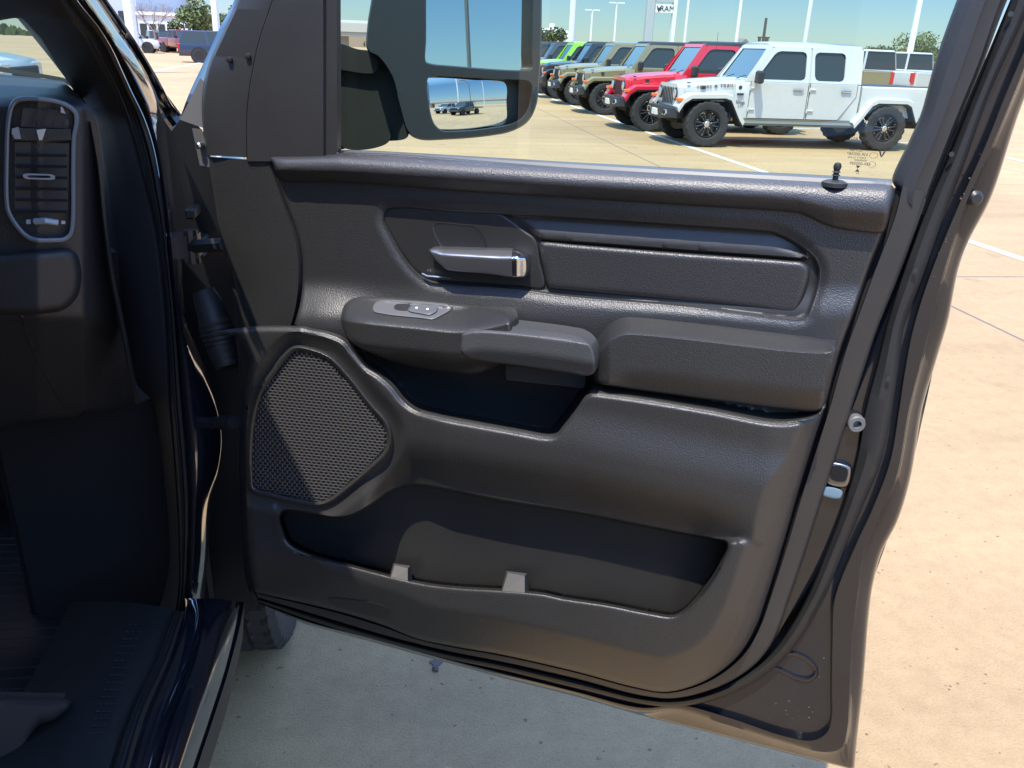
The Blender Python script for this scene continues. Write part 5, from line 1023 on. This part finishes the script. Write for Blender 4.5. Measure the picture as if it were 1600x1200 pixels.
RK = [([(288, 935), (289, 955), (265, 1028), (227, 1117), (202, 1200), (184, 1260)], .655), ([(292, 935), (294, 957), (270, 1030), (233, 1118), (209, 1200), (191, 1260)], .640), ([(312, 935), (312, 960), (296, 1035), (262, 1120), (240, 1200), (222, 1260)], .628), ([(317, 935), (318, 962), (302, 1038), (270, 1120), (247, 1200), (230, 1260)], .632), ([(319, 935), (320, 962), (304, 1038), (272, 1120), (249, 1200), (232, 1260)], .640), ([(322, 935), (323, 962), (307, 1038), (276, 1120), (254, 1200), (237, 1260)], .638), ([(326, 935), (328, 962), (312, 1038), (282, 1120), (260, 1200), (243, 1260)], .634), ([(343, 935), (340, 965), (323, 1040), (298, 1122), (274, 1200), (257, 1260)], .630), ([(354, 938), (350, 966), (334, 1040), (307, 1125), (284, 1200), (266, 1260)], .613), ([(366, 938), (362, 966), (344, 1040), (317, 1128), (294, 1200), (277, 1260)], .589), ([(372, 940), (368, 966), (350, 1042), (322, 1130), (299, 1200), (282, 1260)], .567), ([(379, 940), (374, 968), (356, 1044), (329, 1130), (306, 1200), (289, 1260)], .545), ([(381, 942), (376, 969), (358, 1045), (331, 1130), (308, 1200), (291, 1260)], .548), ([(382, 944), (377, 971), (359, 1047), (332, 1132), (309, 1202), (292, 1262)], .52)]
rk = loft3([GZ(cv(p, 110), z) for p, z in RK], 'rocker_panel', BK['paint'], truck, True, 70)
lowr = GZ(cv(RK[-1][0], 60), .52); loft3([lowr, lowr+np.array([-.01, 0, -.08]), lowr+np.array([-.10, 0, -.12]), lowr+np.array([-.5, 0, -.12])], 'rocker_underside', BK['smooth'], rk)
# dashboard
def Yd(X, Y): return 1.27+.00045*np.clip(X-60, 0, 200)+.0009*np.clip(X-130, 0, 60)**1.1+.0011*np.clip(Y-495, 0, 200)+.10*(1-quarter(np.clip((Y-146)/26, 0, 1)))
def pillowY(name, P, dfun, r, H, m, parent, step=5., ofs=(.8, 2, 3.5, 6), t=.01, ang=60):
    V2, F2 = tri_field(P, step, [(P, [-o for o in ofs]+[o for o in ofs], True)]); s = np.maximum(sdf(V2[:, 0], V2[:, 1], P), 0); d = dfun(V2[:, 0], V2[:, 1])-H*quarter(s/r)
    V3 = np.array([WY(x, y, q) for (x, y), q in zip(V2, d)]); F3 = face_dir(V3, F2); V, Fq = thick(V3, F3, t, np.array([0, -1., 0])); return mk(name, V, Fq, m, parent, True, True, ang)
dash_o = sc_([(-60, 150), (0, 150), (25, 147), (60, 146), (105, 150), (128, 160), (145, 185), (154, 230), (162, 330), (174, 420), (190, 500), (205, 570), (216, 628), (212, 634), (198, 640), (150, 642), (132, 643), (120, 650), (60, 655), (-60, 655)], 4, True)
dash = pillowY('dashboard', dash_o, Yd, 10, .012, BK['dash'], truck, 6, (1, 2.5, 5, 9))
# top of the dash
n = 40; near = np.array([WY(x, y, 1.36) for x, y in resample([(-60, 151), (25, 149), (105, 151), (146, 176)], n)]); farr = np.array([WY(x, y, 1.72) for x, y in resample([(-60, 112), (0, 116), (100, 126), (122, 150)], n)])
loft3([near, mix_(near, farr, .5)+np.array([0, 0, .006]), farr], 'dash_top', BK['dash'], dash)
lid = sc_([(-60, 396), (0, 396), (70, 390), (108, 389), (120, 397), (126, 415), (127, 440), (120, 465), (100, 484), (60, 491), (0, 492), (-60, 492)], 3, True)
pillowY('glove_box_lid', lid, lambda X, Y: Yd(X, Y)-.012, 12, .022, BK['dash'], dash, 5)
sm_ = sc_([(34, 492), (42, 520), (58, 560), (80, 600), (100, 632)], 3); MB().tube([WY(x, y, float(Yd(np.array([x]), np.array([y]))[0])-.0125) for x, y in sm_], .0014, 6).build('panel_seam', BK['smooth'], dash, True, True)
edge2 = [cv([(138, 190), (150, 260), (158, 340), (170, 430), (188, 520), (205, 600), (212, 632)], 60), cv([(144, 190), (157, 260), (165, 340), (178, 430), (196, 520), (214, 600), (236, 622)], 60)]
loft3([np.array([WY(x, y, 1.315) for x, y in edge2[0]]), np.array([WY(x, y, 1.30) for x, y in mix_(edge2[0], edge2[1], .5)]), np.array([WY(x, y, 1.40) for x, y in edge2[1]])], 'dash_end_cap', BK['dash'], dash)
vent = sc_([(30, 151), (60, 150), (92, 155), (112, 164), (122, 175), (124, 190), (120, 215), (119, 260), (118, 350), (114, 368), (102, 378), (80, 380), (55, 379), (38, 372), (20, 352), (9, 332), (6, 315), (6, 240), (8, 195), (13, 168), (20, 156)], 2, True)
def vring(P, d, dy):
    q = offs(P, d); 
    if (sdf(q[:5, 0], q[:5, 1], P) < 0).mean() > .5: q = offs(P, -d)
    return [tuple(WY(x, y, float(1.252+.00045*max(x-60, 0)+dy))) for x, y in q]
vr = MB(); vr.loft([vring(vent, .1, .012), vring(vent, .5, -.006), vring(vent, 1.6, -.0105), vring(vent, 4.5, -.0115), vring(vent, 7.4, -.0105), vring(vent, 8.4, -.005), vring(vent, 8.7, .012)], True, False); vro = vr.build('vent_surround', mat('dull_grey_surround', (.13, .15, .18), .42), dash, True, True)
q = offs(vent, 8); q = q if (sdf(q[:5, 0], q[:5, 1], vent) > 0).mean() > .5 else offs(vent, -8)
V2, F2 = tri_field(q, 7, []); V3 = np.array([WY(x, y, 1.252+.00045*max(x-60, 0)+.004) for x, y in V2]); mk('vent_panel', V3, face_dir(V3, F2), BK['dash'], dash, False)
Yv = 1.254; M_tab = mat('vent_tab_silver', (.34, .36, .37), .35, metal=.2)
def vq(name, P, dy0, dy1, m, parent=None):
    a = [tuple(WY(x, y, Yv+.0003*max(x-60, 0)+dy0)) for x, y in P]; b = [tuple(WY(x, y, Yv+.0003*max(x-60, 0)+dy1)) for x, y in P]; n = len(P)
    mb = MB().add(a+b, [tuple(range(n))]+[(i, (i+1) % n, (i+1) % n+n, i+n) for i in range(n)]); o = mk(name, mb.V, facing(mb.V, mb.F), m, parent or dash, False); return o
vq('vent_opening', [(36, 168), (88, 171), (100, 180), (108, 190), (106, 201), (32, 198)], -.0022, .002, BK['ink']); vq('vent_opening', [(23, 222), (108, 224), (106, 332), (23, 330)], -.0022, .002, BK['ink'])
sl2 = MB()
for k in range(4):
    x0 = 48+k*16; sl2.tube([WY(x0, 197, Yv-.006), WY(x0+10, 172, Yv-.004)], .0012, 4)
for k in range(6): y0 = 242+k*17.5; sl2.tube([WY(25, y0, Yv-.006), WY(105, y0+1, Yv-.006)], .0022, 6)
sl2.build('vent_slats', mat('vent_slat_black', (.016, .017, .02), .35), dash, True, True)
vq('vent_crossbar', [(16, 200), (110, 202), (112, 219), (20, 219)], -.010, .0, BK['dash']); vq('bar_tab', [(19, 201), (29, 198), (33, 217), (23, 217), (18, 208)], -.013, -.006, M_tab); vq('bar_tab', [(57, 203), (72, 201), (66, 219), (61, 219)], -.013, -.006, M_tab); vq('bar_tab', [(95, 166), (98, 168), (103, 178), (95, 176)], -.008, -.003, BK['silver'])
rr_ = [(36, 272), (44, 271), (80, 272), (86, 275), (86, 280), (80, 281), (42, 280), (36, 277)]; c8 = np.mean(rr_, axis=0); inn8 = [tuple(c8+(np.array(p)-c8)*np.array([.72, .45])) for p in rr_]
mb = MB(); mb.loft([[tuple(WY(x, y, Yv-.011)) for x, y in rr_], [tuple(WY(x, y, Yv-.014)) for x, y in rr_], [tuple(WY(x, y, Yv-.014)) for x, y in inn8], [tuple(WY(x, y, Yv-.009)) for x, y in inn8]], True, False); mb.build('vent_tab', M_tab, dash, False, True)
vq('vent_tab_core', inn8, -.010, -.005, BK['smooth'])
MB().tube([WY(55, 346, Yv-.004), WY(72, 345, Yv-.009), WY(91, 348, Yv-.004)], .0045, 10).build('thumb_wheel', BK['silver'], dash, True, True)
vq('vent_icon', [(41, 343), (48, 343), (48, 350), (41, 350)], -.005, -.003, BK['silver']); vq('vent_icon', [(96, 345), (102, 345), (102, 350), (96, 350)], -.005, -.003, BK['silver'])
# windshield
wv = [WY(-120, 60, 1.55), WY(-40, -60, 1.2), WY(40, -60, 1.2), WY(140, 170, 1.72), WY(-120, 125, 1.76)]; mk('windshield', wv, facing(wv, [(0, 1, 2), (0, 2, 3), (0, 3, 4)]), BK['wglass'], truck, False)
MB().box(-2.3, -.72, 1.36, 1.78, .95, 1.50, .06).build('dashboard_far_side', BK['dash'], truck, True, True)
fb = [np.array([WY(x, y, 1.70) for x, y in resample([(-60, 100), (0, 104), (98, 121), (110, 126)], 30)]), np.array([WY(x, y, 1.70) for x, y in resample([(-60, 108), (0, 112), (98, 127), (112, 136)], 30)])]
loft3(fb, 'frit_band', BK['ink'], truck)
# the rest of the cab: roof, floor, rear door, far side, hood, bed (they shade and reflect)
sh = MB(); RX = -.455
sh.loft([[(RX, y, 1.93), (RX-.03, y, 1.97), (RX-.2, y, 2.0), (-1.9, y, 2.0), (-2.2, y, 1.95), (-2.2, y, 1.90), (RX-.1, y, 1.90)] for y, RX in ((1.30, -.54), (1.15, -.49), (1.02, -.452), (.92, -.418), (.8, -.375), (-1.2, -.375), (-1.35, -.40))]); sh.build('roof', BK['paint'], truck, True, True)  # unseen roof; front lengthened and side edge shaped to place its shade
MB().box(-2.3, -.45, -1.3, 2.1, .40, .45).build('floor', BK['carpet'], truck, False, True); MB().box(-2.3, -.45, 2.1, 2.14, .4, 1.2).build('firewall', BK['carpet'], truck, False, True)
MB().box(-2.34, -2.3, -1.3, 1.3, .5, 1.95).build('driver_side_wall', BK['smooth'], truck, False, True)  # unseen wall, carried up solid over the window height to block sun
rd = MB(); rd.loft([[(-.33, y, .50), (-.31, y, .95), (-.33, y, 1.36), (-.42, y, 1.40), (-.42, y, .50)] for y in (-.18, -1.35)]); rd.build('rear_door', BK['paint'], truck, True, True)
MB().add([(-.34, -.12, .5), (-.34, -.22, .5), (-.34, -.22, 1.4), (-.34, -.12, 1.4), (-.44, -.15, 1.92), (-.44, -.28, 1.92), (-.52, -.15, 1.92), (-.46, -.12, .5)], [(0, 1, 2, 3), (3, 2, 5, 4), (0, 3, 4, 6, 7)]).build('centre_pillar', BK['paint'], truck, False, True)
MB().box(-2.3, -.36, -3.3, -1.36, .55, 1.42, .04).build('bed', BK['paint'], truck, False, True); MB().box(-2.1, -.5, -1.34, -1.30, .5, 1.95).build('cab_rear_wall', BK['smooth'], truck, False, True)
hd = MB(); hd.loft([[(-.40, y, .75), (-.37, y, z-.18), (-.5, y, z-.04), (-1.3, y, z), (-2.1, y, z-.04), (-2.25, y, z-.18), (-2.2, y, .75)] for y, z in ((1.92, 1.36), (2.6, 1.34), (3.5, 1.26), (3.65, 1.1))]); hd.build('hood', BK['paint'], truck, True, True)
wh = wheel(0, 0, -1, .42, .30, truck, detail=True); wh.rotation_euler = (0, 0, rad(90)); wh.location = (-.47+1.3, 2.13, .42)
MB().lathe([(.52, -.14), (.52, .14)], (-.52, 2.42, .45), (1, 0, 0), 24) if False else None
MB().box(-.78, -.425, 1.56, 1.60, .45, 1.25).box(-.80, -.76, 1.58, 2.1, .45, 1.25).build('kick_panel', BK['carpet'], truck, False, True)
# seat and mats
st_m = mat('seat_cloth_brown_black', (.05, .038, .032), .9, spec=.2, bump=('noise', 500, .0008))
sq_ = sc_([(-80, 1089), (0, 1088), (60, 1090), (100, 1091), (112, 1097), (108, 1110), (84, 1130), (62, 1136), (48, 1160), (38, 1210), (30, 1260), (-80, 1260)], 4, True)
pillowY('seat', sq_, lambda X, Y: 1.10-.0004*(Y-1088), 16, .04, st_m, truck, 7)
fm = MB()
for k in range(24): fm.box(-1.1+.01*(k%2), -.52, 1.20+k*.03, 1.212+k*.03, .452, .457, .003)
fm.box(-1.15, -.50, 1.15, 1.95, .45, .455); fm.build('floor_mat', BK['smooth'], truck, False, True)
